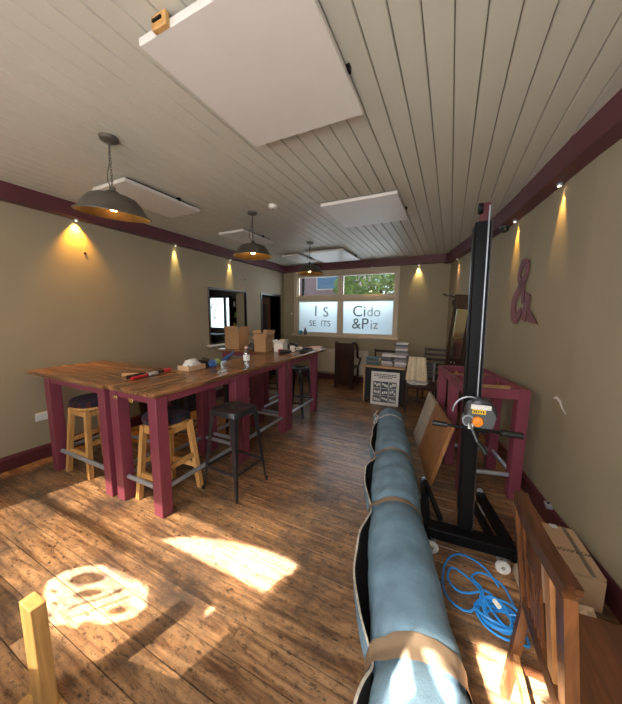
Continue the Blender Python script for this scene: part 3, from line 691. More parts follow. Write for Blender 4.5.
# maroon frame without top, by the right wall, turned a little
fr = thing('table_frame', 'maroon high table frame without its top beside the right wall', 'table', (.158, 2.765, 0), math.atan2(-.22, .975)*-1+0.0)
fr.rotation_euler = (0, 0, math.atan2(.22, .975))
FL, FWd, q = 1.16, .50, .09
for yy in (0, .52, FL-q):
    for xx in (0, FWd-q): MB().bbox(xx, xx+q, yy, yy+q, 0, .975, .004).build('leg', M['maroon'], fr)
for xx in (.004, FWd-.034):
    MB().box(xx, xx+.03, q, .52, .905, .985).build('apron', M['maroon'], fr); MB().box(xx, xx+.03, .52+q, FL-q, .905, .985).build('apron', M['maroon'], fr)
for yy in (.004, .535, .575, FL-.034): MB().box(q, FWd-q, yy, yy+.03, .905, .985).build('apron', M['maroon'], fr)
for xx in (0, FWd-q):
    for yy in (0, .52, FL-q): MB().box(xx+.0, xx+q, yy, yy+q, .975, .985).build('leg_cap', M['maroon'], fr)
for xx, yy in ((.12, .30), (.36, .30), (.12, .80), (.36, .80)): MB().box(xx-.02, xx+.02, yy-.008, yy+.008, .955, .965).cyl((xx, yy, .94), (xx, yy, .985), .006, 6).build('fixing_plate', M['brass'], fr)
MB().box(.034, FWd-.034, .29, .315, .925, .955).build('cross_rail', M['lightwood'], fr)
MB().box(.034, FWd-.034, .79, .815, .925, .955).build('cross_rail', M['lightwood'], fr)
MB().cyl((q, .045, .205), (FWd-q, .045, .205), .019).build('foot_rail', M['steel'], fr, True)
MB().cyl((FWd-.045, q, .205), (FWd-.045, .52, .205), .019).build('foot_rail', M['steel'], fr, True)
MB().cyl((.045, .52+q, .205), (.045, FL-q, .205), .019).build('foot_rail', M['steel'], fr, True)
MB().cyl((q, .565, .205), (FWd-q, .565, .205), .019).build('foot_rail', M['steel'], fr, True)

# ------------------------------------------------------------------ stools
def wooden_stool(loc, rz, label):
    t = thing('wooden_stool', label, 'stool', loc, rz, 'pine bar stools with tartan cushions')
    zt = .655; a, b = .125, .175
    P = []
    for sx_ in (-1, 1):
        for sy_ in (-1, 1):
            MB().bar((sx_*b, sy_*b, 0), (sx_*a, sy_*a, zt), .042, .042, (0, 1, 0)).build('leg', M['pine'], t)
    k = lambda z: b+(a-b)*z/zt
    for z, s in ((.22, 'x'), (.33, 'y'), (.62, 'x'), (.621, 'y')):
        hh = .045 if z < .5 else .05
        for sg in (-1, 1):
            c = k(z)
            p, q_ = ((-c+.02, sg*c, z), (c-.02, sg*c, z)) if s == 'x' else ((sg*c, -c+.02, z), (sg*c, c-.02, z))
            MB().bar(p, q_, .022, hh).build('stretcher' if z < .5 else 'seat_rail', M['pine'], t)
    MB().lathe([(0, .655), (.165, .655), (.172, .662), (.172, .68), (.165, .687), (0, .687)], 32).build('seat', M['pine'], t, True)
    MB().lathe([(.0, .686), (.165, .683), (.184, .693), (.190, .712), (.186, .735), (.165, .752), (.10, .762), (0, .765)], 36).build('cushion', M['tartan'], t, True)
    return t
wooden_stool((-3.23, 1.56, 0), .05, 'pine stool with tartan cushion under the table against the left wall')
wooden_stool((-2.17, 1.60, 0), .05, 'pine stool with tartan cushion under the nearest table of the row')

def metal_stool():
    t = thing('metal_stool', 'gunmetal bar stool standing in front of the long table row', 'stool', (-1.73, 1.96, 0), -.06)
    a, b, zt = .145, .205, .755
    for sx_ in (-1, 1):
        for sy_ in (-1, 1):
            # folded sheet leg: L section tapering down to a foot
            top, bot = Vector((sx_*a, sy_*a, zt-.01)), Vector((sx_*b, sy_*b, .02))
            mb = MB(); wt, wb = .055, .022; q = []
            for c, ww in ((top, wt), (bot, wb)):
                q += [c+Vector((-sx_*ww, 0, 0)), c, c+Vector((0, -sy_*ww, 0)), c+Vector((-sx_*ww, -sy_*.004, 0)), c+Vector((-sx_*.004, -sy_*.004, 0)), c+Vector((-sx_*.004, -sy_*ww, 0))]
            mb.add(q, [(0, 1, 7, 6), (1, 2, 8, 7), (3, 9, 10, 4), (4, 10, 11, 5), (0, 6, 9, 3), (2, 5, 11, 8), (0, 3, 4, 1), (1, 4, 5, 2), (6, 7, 10, 9), (7, 8, 11, 10)])
            lg = mb.build('leg', M['gunmetal'], t)
            MB().cyl((bot.x, bot.y, 0), (bot.x, bot.y, .03), .012, 8).build('foot_cap', M['blackplastic'], lg)
    # brace bars
    for z in (.22,):
        c = a+(b-a)*(1-z/zt)-.006
        for p, q_ in (((-c, -c), (c, -c)), ((c, -c), (c, c)), ((c, c), (-c, c)), ((-c, c), (-c, -c))):
            MB().bar((p[0], p[1], z), (q_[0], q_[1], z), .008, .024).build('brace', M['gunmetal'], t)
    mb = MB(); n = 40
    def sup(r, z):
        out = []
        for j in range(n):
            th_ = 2*PI*j/n; c, s = math.cos(th_), math.sin(th_)
            out.append((r*math.copysign(abs(c)**.35, c), r*math.copysign(abs(s)**.35, s), z))
        return out
    rings = [sup(.165, .715), sup(.160, .745), sup(.154, .757), sup(.14, .760), sup(.125, .754), sup(.03, .751), sup(.018, .747), sup(.016, .735)]
    vs = [v for r in rings for v in r]; fs = []
    for i in range(len(rings)-1):
        for j in range(n): fs.append((i*n+j, i*n+(j+1) % n, (i+1)*n+(j+1) % n, (i+1)*n+j))
    mb.add(vs, fs); mb.build('seat', M['gunmetal'], t, True)
    return t
ms = metal_stool()
dup(ms, (-2.17, 3.97, 0), .03, 'dark metal bar stool tucked under the farthest table of the row, light catching its seat')
dup(ms, (-3.02, 4.55, 0), .2, 'dark metal bar stool behind the hatch table, seen between table legs')
dup(ms, (-2.78, 3.02, 0), -.1, 'dark metal bar stool on the wall side of the second table in the row')
dup(ms, (-2.90, 2.35, 0), .4, 'dark metal bar stool on the wall side, in the shade behind the nearest table')

# ------------------------------------------------------------------ things on the tables
Z1 = TZ_+.002
# bolt cutters / pliers
t = thing('bolt_cutters', 'red and black long-handled pliers lying on the nearest high table', 'tool', (-2.50, 1.52, Z1), 0)
MB().tube([(.04, -.02, .016), (.03, .06, .018), (.0, .17, .018)], [.016, .015, .011], 8).build('handle', M['red'], t, True)
MB().tube([(-.05, -.01, .016), (-.045, .08, .018), (-.01, .18, .018)], [.016, .016, .011], 8).build('handle', M['blackplastic'], t, True)
MB().bbox(-.035, .025, .16, .25, .005, .03, .006).build('jaw', M['steel'], t)
MB().tube([(-.005, .25, .018), (-.02, .33, .018)], [.014, .016], 8).build('grip', M['blackplastic'], t, True)
MB().tube([(-.02, .33, .018), (-.03, .42, .018)], [.02, .018], 8).build('end_grip', M['red'], t, True)
t = thing('wood_offcut', 'pale yellow wooden offcut lying beside the red pliers', 'offcut', (-2.64, 1.60, Z1), .5)
MB().bbox(-.07, .07, -.022, .022, 0, .03, .006).build('block', M['lightwood'], t)

def crumple(r, sz, seed, n=2):
    rn = random.Random(seed); bm = bmesh.new(); bmesh.ops.create_icosphere(bm, subdivisions=3, radius=1)
    ph = [rn.uniform(0, 6) for _ in range(6)]
    for v in bm.verts:
        c = v.co; d = 1+.16*math.sin(c.x*7+ph[0])*math.sin(c.y*6+ph[1])+.13*math.sin(c.z*9+ph[2]+c.x*5)+.07*rn.uniform(-1, 1)
        v.co = Vector((c.x*sz[0]*d, c.y*sz[1]*d, max(c.z*sz[2]*d, -sz[2]*.72)+sz[2]*.72))
    mb = MB(); bm.verts.index_update(); mb.add([v.co.copy() for v in bm.verts], [[v.index for v in f.verts] for f in bm.faces]); bm.free()
    return mb
t = thing('cardboard_tray', 'shallow cardboard tray at the wall side of the row, rags inside', 'tray', (-2.58, 2.22, 0), 0)
# tray stands on a low trolley-height ledge of the table edge
t.location = (-2.43, 2.12, Z1); t.scale = (.75, .85, .8)
for a in ((-.11, .11, -.13, -.126), (-.11, .11, .126, .13), (-.11, -.106, -.126, .126), (.106, .11, -.126, .126)): MB().box(a[0], a[1], a[2], a[3], 0, .06).build('side', M['card_lt'], t)
MB().box(-.106, .106, -.126, .126, 0, .003).build('bottom', M['card_lt'], t)
o = crumple(1, (.066, .088, .058), 1).build('rag', M['rag'], None, True); o.location = (-2.43, 2.12, Z1+.006); tag(o, 'crumpled white rags heaped in the cardboard tray', 'rags')
o = crumple(1, (.055, .06, .05), 2).build('work_glove', M['blackplastic'], None, True); o.location = (-2.46, 2.33, Z1); tag(o, 'black work gloves heaped beyond the rag tray', 'gloves')
o = crumple(1, (.04, .05, .035), 5).build('green_rag', M['green'], None, True); o.location = (-2.42, 2.47, Z1); tag(o, 'small green cloth beside the blue brush', 'cloth')
o = crumple(1, (.045, .05, .045), 6).build('blue_rag', M['blue'], None, True); o.location = (-2.35, 2.34, Z1); tag(o, 'blue cloth crumpled behind the white rags', 'cloth')
t = thing('hand_brush', 'blue hand brush propped up at the edge of the second table', 'brush', (-2.45, 2.66, Z1), .3)
MB().bar((-.02, -.03, .02), (.02, .08, .075), .045, .022).build('head', M['blue'], t); MB().tube([(.02, .08, .075), (.03, .14, .105)], .012, 8).build('handle', M['blue'], t, True)
# bottle
t = thing('water_bottle', 'clear plastic water bottle with a pale cap on the long table', 'bottle', (-1.985, 2.47, Z1))
MB().lathe([(0, 0), (.032, 0), (.036, .006), (.036, .06), (.033, .075), (.036, .09), (.036, .15), (.034, .17), (.016, .205), (.014, .215)], 20).build('body', M['bottle'], t, True)
MB().lathe([(.0, .003), (.033, .003), (.033, .055), (.030, .075), (.033, .09), (.033, .12), (0, .12)], 18).build('water', M['bottle'], t, True)
MB().lathe([(.0365, .08), (.0365, .14)], 20).build('label_band', M['label'], t, True)
MB().lathe([(0, .236), (.016, .236), (.017, .214), (.0, .214)], 14).build('cap', M['pink'], t, True)

def carton(name, label, loc, rz, sx_, sy_, sz, m='card', flaps=(1, 1, 1, 1), ang=(.35, .35, 1.9, 1.9), parts=True):
    t = thing(name, label, 'box', loc, rz)
    th = .004; a, b = sx_/2, sy_/2
    MB().box(-a, a, -b, b, 0, th).build('bottom', M[m], t)
    for r in ((-a, a, -b, -b+th), (-a, a, b-th, b), (-a, -a+th, -b+th, b-th), (a-th, a, -b+th, b-th)): MB().box(*r, th, sz).build('side', M[m], t)
    f = .38*min(sx_, sy_)
    dirs = [((0, -1), sx_), ((0, 1), sx_), ((-1, 0), sy_), ((1, 0), sy_)]
    for k, ((dx, dy), ln) in enumerate(dirs):
        if not flaps[k]: continue
        al = ang[k]; h0 = Vector((dx*(a-.002) if dx else 0, dy*(b-.002) if dy else 0, sz))
        d = Vector((dx*math.sin(al), dy*math.sin(al), math.cos(al))); side = Vector((-dy, dx, 0)); e = ln/2-.004
        nrm = d.cross(side)*.0035
        q = [h0-side*e, h0+side*e, h0+side*e+d*f, h0-side*e+d*f]
        MB().add(q+[x+nrm for x in q], [(0, 1, 2, 3), (7, 6, 5, 4), (0, 4, 5, 1), (1, 5, 6, 2), (2, 6, 7, 3), (3, 7, 4, 0)]).build('flap', M[m], t)
    return t
carton('cardboard_box', 'tall brown cardboard box on the hatch table, leftmost of the boxes', (-3.26, 3.82, Z1), .03, .29, .28, .27, 'card', ang=(.15, 2.0, .2, .2))
carton('cardboard_box', 'open cardboard box with pale inner flaps, behind the tall brown box', (-2.92, 4.13, Z1), -.03, .26, .24, .22, 'card_lt', ang=(2.2, .4, .5, .3))
o = crumple(1, (.08, .07, .06), 9).build('grey_cloth', M['greymetal'], None, True); o.location = (-2.93, 3.80, Z1); tag(o, 'grey cloth bundle in front of the pale-flapped box', 'cloth')
carton('cardboard_box', 'brown cardboard box with one upright flap, nearest the camera', (-2.66, 3.74, Z1), .1, .20, .22, .20, 'card', ang=(.05, 2.0, .1, .6))
carton('cardboard_box', 'small grey-white open box beside the cluttered tools', (-2.41, 3.86, Z1), .15, .15, .20, .13, 'white', ang=(.5, .6, .6, .4))
# clutter on farthest table
def clutter(name, label, cat, loc, sz, m, seed):
    o = crumple(1, sz, seed).build(name, m, None, True); o.location = loc; tag(o, label, cat); return o
t = thing('power_drill', 'black cordless drill lying among the clutter on the farthest table', 'drill', (-2.20, 3.64, Z1), .6)
MB().tube([(-.09, 0, .03), (-.03, 0, .03), (.05, 0, .03), (.075, 0, .03), (.10, 0, .03)], [.024, .03, .03, .02, .012], 12).build('motor_body', M['blackplastic'], t, True)
MB().bar((-.03, .02, .03), (-.05, .13, .025), .03, .04).build('handle', M['blackplastic'], t); MB().bbox(-.10, -.01, .12, .16, 0, .05).build('battery', M['red'], t)
clutter('tool_bag', 'black cloth tool bag slumped beside the grey-white box', 'bag', (-2.37, 4.17, Z1), (.09, .10, .07), M['blackplastic'], 11)
clutter('work_glove', 'pair of dark gloves on the farthest table near its edge', 'gloves', (-2.03, 3.90, Z1), (.06, .08, .028), M['black'], 12)
clutter('paper_towel', 'crumpled white paper towel among the black tools', 'paper', (-2.20, 4.10, Z1), (.05, .04, .035), M['rag'], 13)
t = thing('mug', 'white mug standing among clutter on the farthest table', 'mug', (-2.22, 3.90, Z1+.0), .4)
MB().lathe([(0, 0), (.035, 0), (.04, .01), (.04, .09), (.036, .09), (.036, .012), (0, .01)], 18).build('cup', M['white'], t, True)
MB().tube([(.038, 0, .075), (.065, 0, .065), (.065, 0, .03), (.038, 0, .02)], .005, 6).build('handle', M['white'], t, True)
mb = MB(); rn = random.Random(5)
for k in range(5):
    c0 = rn.uniform(0, 6); mb.tube([((.07+.015*math.sin(3*a+c0))*math.cos(a), (.11+.02*math.sin(2*a+c0))*math.sin(a), .008+.006*k) for a in [j*2*PI/20 for j in range(20)]], .005, 6, closed=True)
o = mb.build('cable_loop', M['blackplastic'], None, True); o.location = (-2.07, 4.12, Z1); tag(o, 'coiled black cable at the far end of the table row', 'cable')
o = MB().bbox(-.10, .10, -.14, .14, 0, .028, .006).build('magazine_stack', M['paper']); o.location = (-2.04, 4.40, Z1); o.rotation_euler = (0, 0, .3); tag(o, 'stack of pale papers at the far end of the row', 'papers')
o = MB().bbox(-.09, .09, -.12, .12, 0, .012, .003).build('notebook', M['pink']); o.location = (-2.05, 4.39, Z1+.0285); o.rotation_euler = (0, 0, .12); tag(o, 'pink notebook on top of the pale papers', 'notebook')
# big dark board leaning at the left wall behind the tables
t = thing('chalkboard', 'black chalkboard leaning on the left wall under the tables', 'chalkboard', (XL+.21, 2.40, 0), 0)
t.rotation_euler = (0, -.14, 0)
MB().bbox(-.02, 0, 0, 1.25, 0, .72, .004).build('panel', M['black'], t)
for r in ((0, 1.25, 0, .04), (0, 1.25, .68, .72), (0, .04, .04, .68), (1.21, 1.25, .04, .68)): MB().box(0, .012, r[0], r[1], r[2], r[3]).build('frame', M['darkwood'], t)

# ------------------------------------------------------------------ window sill things
t = thing('glass_ball', 'turquoise glass ball on the rear window sill', 'ornament', (-3.43, YB-.06, WZ0))
MB().lathe([(0, 0), (.02, .002), (.045, .02), (.056, .055), (.045, .092), (.02, .11), (0, .112)], 20).build('ball', M['teal'], t, True)
t = thing('spray_bottle', 'white and grey spray bottle beside the turquoise ball on the sill', 'bottle', (-3.29, YB-.06, WZ0))
MB().lathe([(0, 0), (.034, 0), (.038, .01), (.038, .10), (.014, .15), (.013, .17), (0, .17)], 16).build('body', M['greymetal'], t, True)
MB().box(-.045, .02, -.012, .012, .17, .195).box(-.04, -.03, -.008, .008, .13, .17).build('trigger', M['white'], t)

# ------------------------------------------------------------------ far end furniture
# dark panelled chair by the radiator
t = thing('panelled_chair', 'dark wooden chair with a tall solid panel back under the window', 'chair', (-1.98, 5.80, 0), 0)
MB().bbox(-.22, .16, -.02, .02, .10, 1.00, .008).build('back_panel', M['darkwood'], t)
for sx_ in (-.22, .16):
    MB().bar((sx_, 0, 0), (sx_, .0, 1.03), .045, .05).build('leg', M['darkwood'], t); MB().bar((sx_, .40, 0), (sx_, .40, .46), .045, .045).build('leg', M['darkwood'], t)
MB().bbox(-.24, .18, .02, .43, .44, .48, .008).build('seat', M['darkwood'], t)
MB().tube([(.17, -.01, 1.02), (.22, .03, .98), (.235, .08, .86), (.22, .12, .72), (.235, .2, .66), (.23, .40, .64)], [.03, .03, .026, .024, .022, .02], 8).build('armrest', M['darkwood'], t, True)
MB().bar((.17, .40, .46), (.225, .40, .64), .035, .035).build('arm_post', M['darkwood'], t)

# low desk with books
t = thing('desk', 'small desk with a light wooden top and black front at the far wall', 'desk', (-1.0, 5.12, 0), 0)
MB().bbox(-.40, .36, -.03, .40, .655, .69, .005).build('desktop', M['lightwood'], t)
MB().box(-.36, .32, .0, .37, .03, .655).build('carcass', M['black'], t)
MB().bbox(-.385, -.36, -.02, .37, 0, .655, .003).build('side_panel', M['lightwood'], t)
MB().bbox(.32, .345, -.02, .37, 0, .655, .003).build('side_panel', M['darkwood'], t)
MB().box(-.36, .32, -.012, 0, .03, .08).build('plinth', M['darkwood'], t)
# framed poster leaning on it
pt = thing('framed_poster', 'framed black and white photo poster leaning on the desk front', 'poster', (-.975, 5.03, 0), .04); pt.rotation_euler = (-.05, 0, .06)
MB().box(-.235, .235, -.006, .012, .0, .60).build('backing', M['label'], pt)
for r in ((-.245, .245, 0, .014), (-.245, .245, .588, .602), (-.245, -.23, .014, .588), (.23, .245, .014, .588)): MB().bbox(r[0], r[1], -.016, .014, r[2], r[3], .003).build('frame', M['label'], pt)
rn = random.Random(8)
for r_ in range(3):
    for c in range(3):
        x0 = -.205+c*.138; z0 = .05+r_*.128
        o = MB().box(x0, x0+.13, -.009, -.0062, z0, z0+.12).build('photo', M['books'][(r_*2+c*3) % 2*3], pt)
        for j in range(3):
            xx, zz = x0+.02+j*.035, z0+.02+rn.uniform(0, .04); MB().box(xx, xx+.028, -.0105, -.0092, zz, zz+rn.uniform(.03, .05)).build('print_detail', M['label'], o)
rn = random.Random(4)
for zz, x0, x1 in ((.545, -.20, .20), (.515, -.20, .20), (.485, -.12, .12)):   # heading lines too small to read in the photograph
    xx = x0
    while xx < x1:
        ww = rn.uniform(.012, .04); MB().box(xx, min(xx+ww, x1), -.0085, -.0065, zz, zz+.016).build('heading_print', M['ink'], pt); xx += ww+.008

def book(x, y, z, sx_, sy_, th, rz, m, label, g):
    t = thing('book', label, 'book', (x, y, z), rz, g)
    MB().box(-sx_/2, sx_/2, -sy_/2, sy_/2, 0, .003).build('cover', m, t); MB().box(-sx_/2, sx_/2, -sy_/2, sy_/2, th-.003, th).build('cover', m, t)
    MB().box(-sx_/2+.004, sx_/2-.004, -sy_/2+.004, sy_/2-.004, .003, th-.003).build('pages', M['paper'], t)
    MB().box(-sx_/2, sx_/2, -sy_/2-.002, -sy_/2+.002, 0, th).build('spine', m, t)
def pile(x, y, n, h, mats, where, g, w_=.24, rnd_=1):
    rn = random.Random(int(x*100)); z = .692
    for k in range(n):
        th = h/n*rn.uniform(.8, 1.2) - .0006
        pos = 'topmost' if k == n-1 else 'lowest' if k == 0 else 'book %s up in' % ['', 'second', 'third', 'fourth', 'fifth', 'sixth', 'seventh', 'eighth', 'ninth', 'tenth', 'eleventh', 'twelfth'][k]
        lab = ('%s book of %s' % (pos, where)) if k in (0, n-1) else '%s %s' % (pos.replace('book ', 'book, '), where)
        mi = mats[k % len(mats)]
        nm = ['grey', 'teal', 'white', 'slate', 'lilac'][mi]
        book(x+rn.uniform(-.012, .012), y+rn.uniform(-.01, .01), z, w_*rn.uniform(.85, 1.0), .19, th, rn.uniform(-.15, .15)*rnd_, M['books'][mi], nm+' '+lab, g)
        z += th + .0006
    return z
pile(-1.24, 5.30, 4, .13, [1, 0, 3, 1], 'the low left pile on the desk', 'books in the left pile on the desk', .25)
pile(-.98, 5.28, 5, .21, [4, 2, 3, 0, 2], 'the middle pile on the desk', 'books in the middle pile on the desk', .21)
zt_ = pile(-.745, 5.25, 11, .42, [4, 2, 4, 0, 2, 4, 0, 2, 4, 3, 2], 'the tall right pile on the desk', 'books in the tall right pile on the desk', .22)

# chairs beside / behind the desk
def ladder_chair(loc, rz, label, rungs=4, hgt=.98, m='darkwood', wd=.42):
    t = thing('ladderback_chair', label, 'chair', loc, rz)
    for s in (-1, 1):
        MB().bar((s*wd/2, 0, 0), (s*wd/2, 0, .45), .034, .034).bar((s*wd/2, 0, .44), (s*wd/2, .06, hgt), .034, .034, (1, 0, 0), .026, .026).build('rear_leg', M[m], t)
        MB().bar((s*(wd/2+.02), -.40, 0), (s*(wd/2+.02), -.40, .44), .034, .034).build('leg', M[m], t)
        MB().bar((s*(wd/2+.01), -.39, .2), (s*wd/2, 0, .2), .018, .022).build('stretcher', M[m], t)
    MB().bar((-wd/2, -.40, .26), (wd/2, -.40, .26), .018, .022).build('stretcher', M[m], t)
    MB().bbox(-wd/2-.03, wd/2+.03, -.43, .02, .435, .465, .008).build('seat', M[m], t)
    for k in range(rungs):
        z = .56+k*(hgt-.60)/(rungs-1)*1.0; yy = .06*(z-.45)/(hgt-.45)
        MB().bar((-wd/2+.015, yy, z), (wd/2-.015, yy, z), .016, .045).build('back_slat', M[m], t)
    return t
ladder_chair((-1.12, 5.80, 0), 3.05, 'dark spindly chair back showing behind the low book piles', 3, .93)
ladder_chair((-.40, 5.24, 0), 0.1, 'dark ladder-back chair draped with the cream cloth', 5, .80)
ladder_chair((-.20, 6.0, 0), -.1, 'tall dark ladder-back chair at the far right corner', 5, .98)
# cream cloth draped over chair
mb = MB(); nx, nz = 30, 9; vs = []
for j in range(nz):
    for i_ in range(nx):
        u, v = i_/(nx-1)-.5, j/(nz-1)
        wv = .030*math.sin(u*24+1)*(.25+v) + .01*math.sin(u*11)
        vs.append((u*(.27+.10*v), -.035-.02*v+wv, .86-.44*v - .03*math.cos(u*7)*v))
for j in range(nz):
    for i_ in range(nx): x, y_, z = vs[j*nx+i_]; vs.append((x, y_+.012, z))
N_ = nx*nz; fs = []
for j in range(nz-1):
    for i_ in range(nx-1):
        k = j*nx+i_; fs += [(k, k+1, k+nx+1, k+nx), (N_+k, N_+k+nx, N_+k+nx+1, N_+k+1)]
for i_ in range(nx-1): fs += [(i_, N_+i_, N_+i_+1, i_+1), ((nz-1)*nx+i_, (nz-1)*nx+i_+1, N_+(nz-1)*nx+i_+1, N_+(nz-1)*nx+i_)]
for j in range(nz-1): fs += [(j*nx, (j+1)*nx, N_+(j+1)*nx, N_+j*nx), (j*nx+nx-1, N_+j*nx+nx-1, N_+(j+1)*nx+nx-1, (j+1)*nx+nx-1)]
mb.add(vs, fs); o = mb.build('cream_cloth', M['cloth'], None, True); o.location = (-.46, 5.13, .04); tag(o, 'cream cloth draped over the dark chair right of the books', 'cloth')
clutter('white_plate_cloth', 'white folded cloth on the seat below the cream cloth', 'cloth', (-.44, 4.97, .467), (.16, .12, .03), M['rag'], 31)

# tall dark mirror cabinet leaning into the far right corner
t = thing('dressing_mirror', 'tall dark framed mirror leaning into the far right corner', 'mirror', (-.10, 5.40, 0), 0)
a_ = Vector((-.13, 5.42)); b_ = Vector((.10, 5.32))
Mx = Matrix.Translation((-.0, 0, 0))
t.rotation_euler = (0, .085, -.42)
WW, HH = .30, 1.93
for r in ((0, .06, 0, HH), (WW-.06, WW, 0, HH)): MB().bbox(r[0], r[1], -.02, .025, r[2], r[3], .006).build('frame', M['darkwood'], t)
MB().bbox(.06, WW-.06, -.02, .025, HH-.20, HH, .006).build('crest', M['darkwood'], t)
MB().bbox(.0, WW, -.03, .03, HH, HH+.03, .006).build('cornice', M['darkwood'], t)
MB().bbox(.06, WW-.06, -.02, .20, .05, .92, .006).build('lower_cabinet', M['darkwood'], t)
for xx in (.11, .17): MB().lathe([(0, 0), (.009, 0), (.012, .01), (0, .018)], 10, (0, 0, 0), Matrix.Translation((xx, -.02, .84)) @ Matrix.Rotation(PI/2, 4, 'X')).build('knob', M['steel'], t, True)
MB().box(.06, WW-.06, -.002, .008, .92, HH-.20).build('mirror_glass', M['mirror'], t)
MB().tube([(.0, -.01, HH-.02), (-.05, -.02, HH+.0), (-.12, -.03, HH+.0), (-.18, -.03, HH+.025)], [.012, .008, .008, .014], 8).build('candle_arm', M['blackmetal'], t, True)
MB().tube([(.0, -.02, HH-.05), (-.01, -.03, HH-.10), (-.0, -.03, HH-.16)], [.01, .014, .008], 8).build('hook', M['blackmetal'], t, True)

# plank top leaning against the frame
t = thing('spare_tabletop', 'spare plank tabletop leaning on the maroon frame', 'tabletop', (-.06, 2.74, 0), 0)
dv = Vector((-.215, .975, 0)).normalized(); t.rotation_euler = (0, 0, math.atan2(dv.y, dv.x))
# local x along the floor edge, local -y towards the frame (world +x); build tilted boards
tilt = .27; Lb = 1.22; Wb = .62; cs, sn = math.sin(tilt), math.cos(tilt)
def lean(u0, u1, v0, v1, th, m, name='board'):
    vs = []
    for w_ in (0, th):
        for u in (u0, u1):
            for v in (v0, v1):
                y_ = -(v*cs) - w_*sn*-1; z_ = v*sn + w_*cs
                vs.append((u, y_, z_))
    return MB().add(vs, [(0, 1, 3, 2), (4, 6, 7, 5), (0, 4, 5, 1), (2, 3, 7, 6), (0, 2, 6, 4), (1, 5, 7, 3)]).build(name, m, t)
nb = 5
for k in range(nb):
    # planks run along the short tilted side, paler ones towards the far end
    pass
for k in range(5):
    u0 = k*Lb/5
    lean(u0+.001, u0+Lb/5-.001, 0.012, Wb, .034, M['board_or'] if k < 3 else M['board_gr'])

# ------------------------------------------------------------------ the big carpet roll
RC = [(.05, .35), (.035, .6), (-.005, .95), (-.07, 1.20), (-.14, 1.45), (-.245, 1.88), (-.36, 2.45), (-.48, 3.05), (-.585, 3.52), (-.645, 3.86)]
RR = .183
def path_at(s):
    # s in 0..1 over RC
    n = len(RC)-1; q = s*n; i_ = min(int(q), n-1); t_ = q-i_
    p0, p1, p2, p3 = RC[max(i_-1, 0)], RC[i_], RC[i_+1], RC[min(i_+2, n)]
    f = lambda a, b, c, d: .5*((2*b)+(-a+c)*t_+(2*a-5*b+4*c-d)*t_*t_+(-a+3*b-3*c+d)*t_**3)
    return Vector((f(p0[0], p1[0], p2[0], p3[0]), f(p0[1], p1[1], p2[1], p3[1]), 0))
def s_for_y(y):
    lo, hi = 0, 1
    for _ in range(40):
        m_ = (lo+hi)/2
        if path_at(m_).y < y: lo = m_
        else: hi = m_
    return lo
straps = [(3.60, 'twine', .018), (2.66, 'tape', .022), (1.89, 'tape', .02), (1.012, 'tape', .045)]
ss = [s_for_y(a) for a, _, _ in straps]
def frame_at(s):
    p = path_at(s); d = (path_at(min(s+.01, 1))-path_at(max(s-.01, 0))).normalized(); n = Vector((d.y, -d.x, 0))  # n points to +x side
    return p, d, n
def rad(s):
    y = path_at(s).y; r = RR
    for (a, _, _) in straps: r -= .012*math.exp(-((y-a)/.05)**2)
    return r + .003*math.sin(y*9) + .002*math.sin(y*23+1) - .014*max(0, (y-2.5)/1.4)
t_roll = thing('carpet_roll', 'long roll of blue-grey backed carpet lying across the floor', 'carpet roll', (0, 0, 0))
NS, NA = 150, 40
mb = MB(); vs = []
for i_ in range(NS+1):
    s = i_/NS; p, d, n = frame_at(s); r = rad(s)
    for j in range(NA):
        a = 2*PI*j/NA; rr_ = r + .0025*math.sin(a*3+path_at(s).y*2) + (.002*math.sin(path_at(s).y*40+a*2) if i_ % 2 else 0)
        z = r+rr_*math.sin(a); z = max(z, .002)
        vs.append(p + n*rr_*math.cos(a) + Vector((0, 0, z)))
fs = []
for i_ in range(NS):
    for j in range(NA): fs.append((i_*NA+j, i_*NA+(j+1) % NA, (i_+1)*NA+(j+1) % NA, (i_+1)*NA+j))
mb.add(vs, fs); mb.build('rolled_body', M['carpet'], t_roll, True)
# spiral ends
for s, sg in ((1.0, 1), (0.0, -1)):
    p, d, n = frame_at(s); r = rad(s); mb = MB(); vs = []
    for j in range(NA):
        a = 2*PI*j/NA; vs.append(p + n*(r-.004)*math.cos(a) + Vector((0, 0, r+(r-.004)*math.sin(a))) - d*sg*.01)
    mb.add(vs, [tuple(range(NA))]); mb.build('end_face', M['carpet_pile'], t_roll)
    mb = MB(); pts = []
    for k in range(130):
        a = k*.33; q_ = (r-.01)*(1-k/150); pts.append(p + n*q_*math.cos(a) + Vector((0, 0, r+q_*math.sin(a))) - d*sg*.004)
    mb.tube(pts, .004, 5); mb.build('spiral_edge', M['carpet_edge'], t_roll)
# loose outer edge of the carpet standing off the left flank, pinned by the straps
def gap(y):
    g = .055 + .015*math.sin(y*5.1+1)
    for (a, _, _) in straps: g *= 1-math.exp(-((y-a)/(.17 if a > 1.2 else .14))**2)
    return g + .006
mb = MB(); mbe = MB(); mbi = MB(); vs, ve, vi = [], [], []; KA = 9; th = .011
for i_ in range(NS+1):
    s = i_/NS; p, d, n = frame_at(s); r = rad(s); y = p.y; g = gap(y)
    lift = .02*math.sin(y*7.3)+.012*math.sin(y*17)
    row_o, row_i = [], []
    for k in range(KA):
        f_ = k/(KA-1); a = math.radians(255) - f_*math.radians(93)- f_*lift*2
        off = g*f_**1.4 + .004
        for row, ex in ((row_o, off+th), (row_i, off)):
            q_ = r+ex; z = max(r+q_*math.sin(a), .003)
            row.append(p + n*q_*math.cos(a) + Vector((0, 0, z)))
    vs += row_o; vi += row_i
    ve += [row_o[-1], row_i[-1], row_i[-1]+Vector((0, 0, .004)), row_o[-1]+Vector((0, 0, .004))]
fo = []
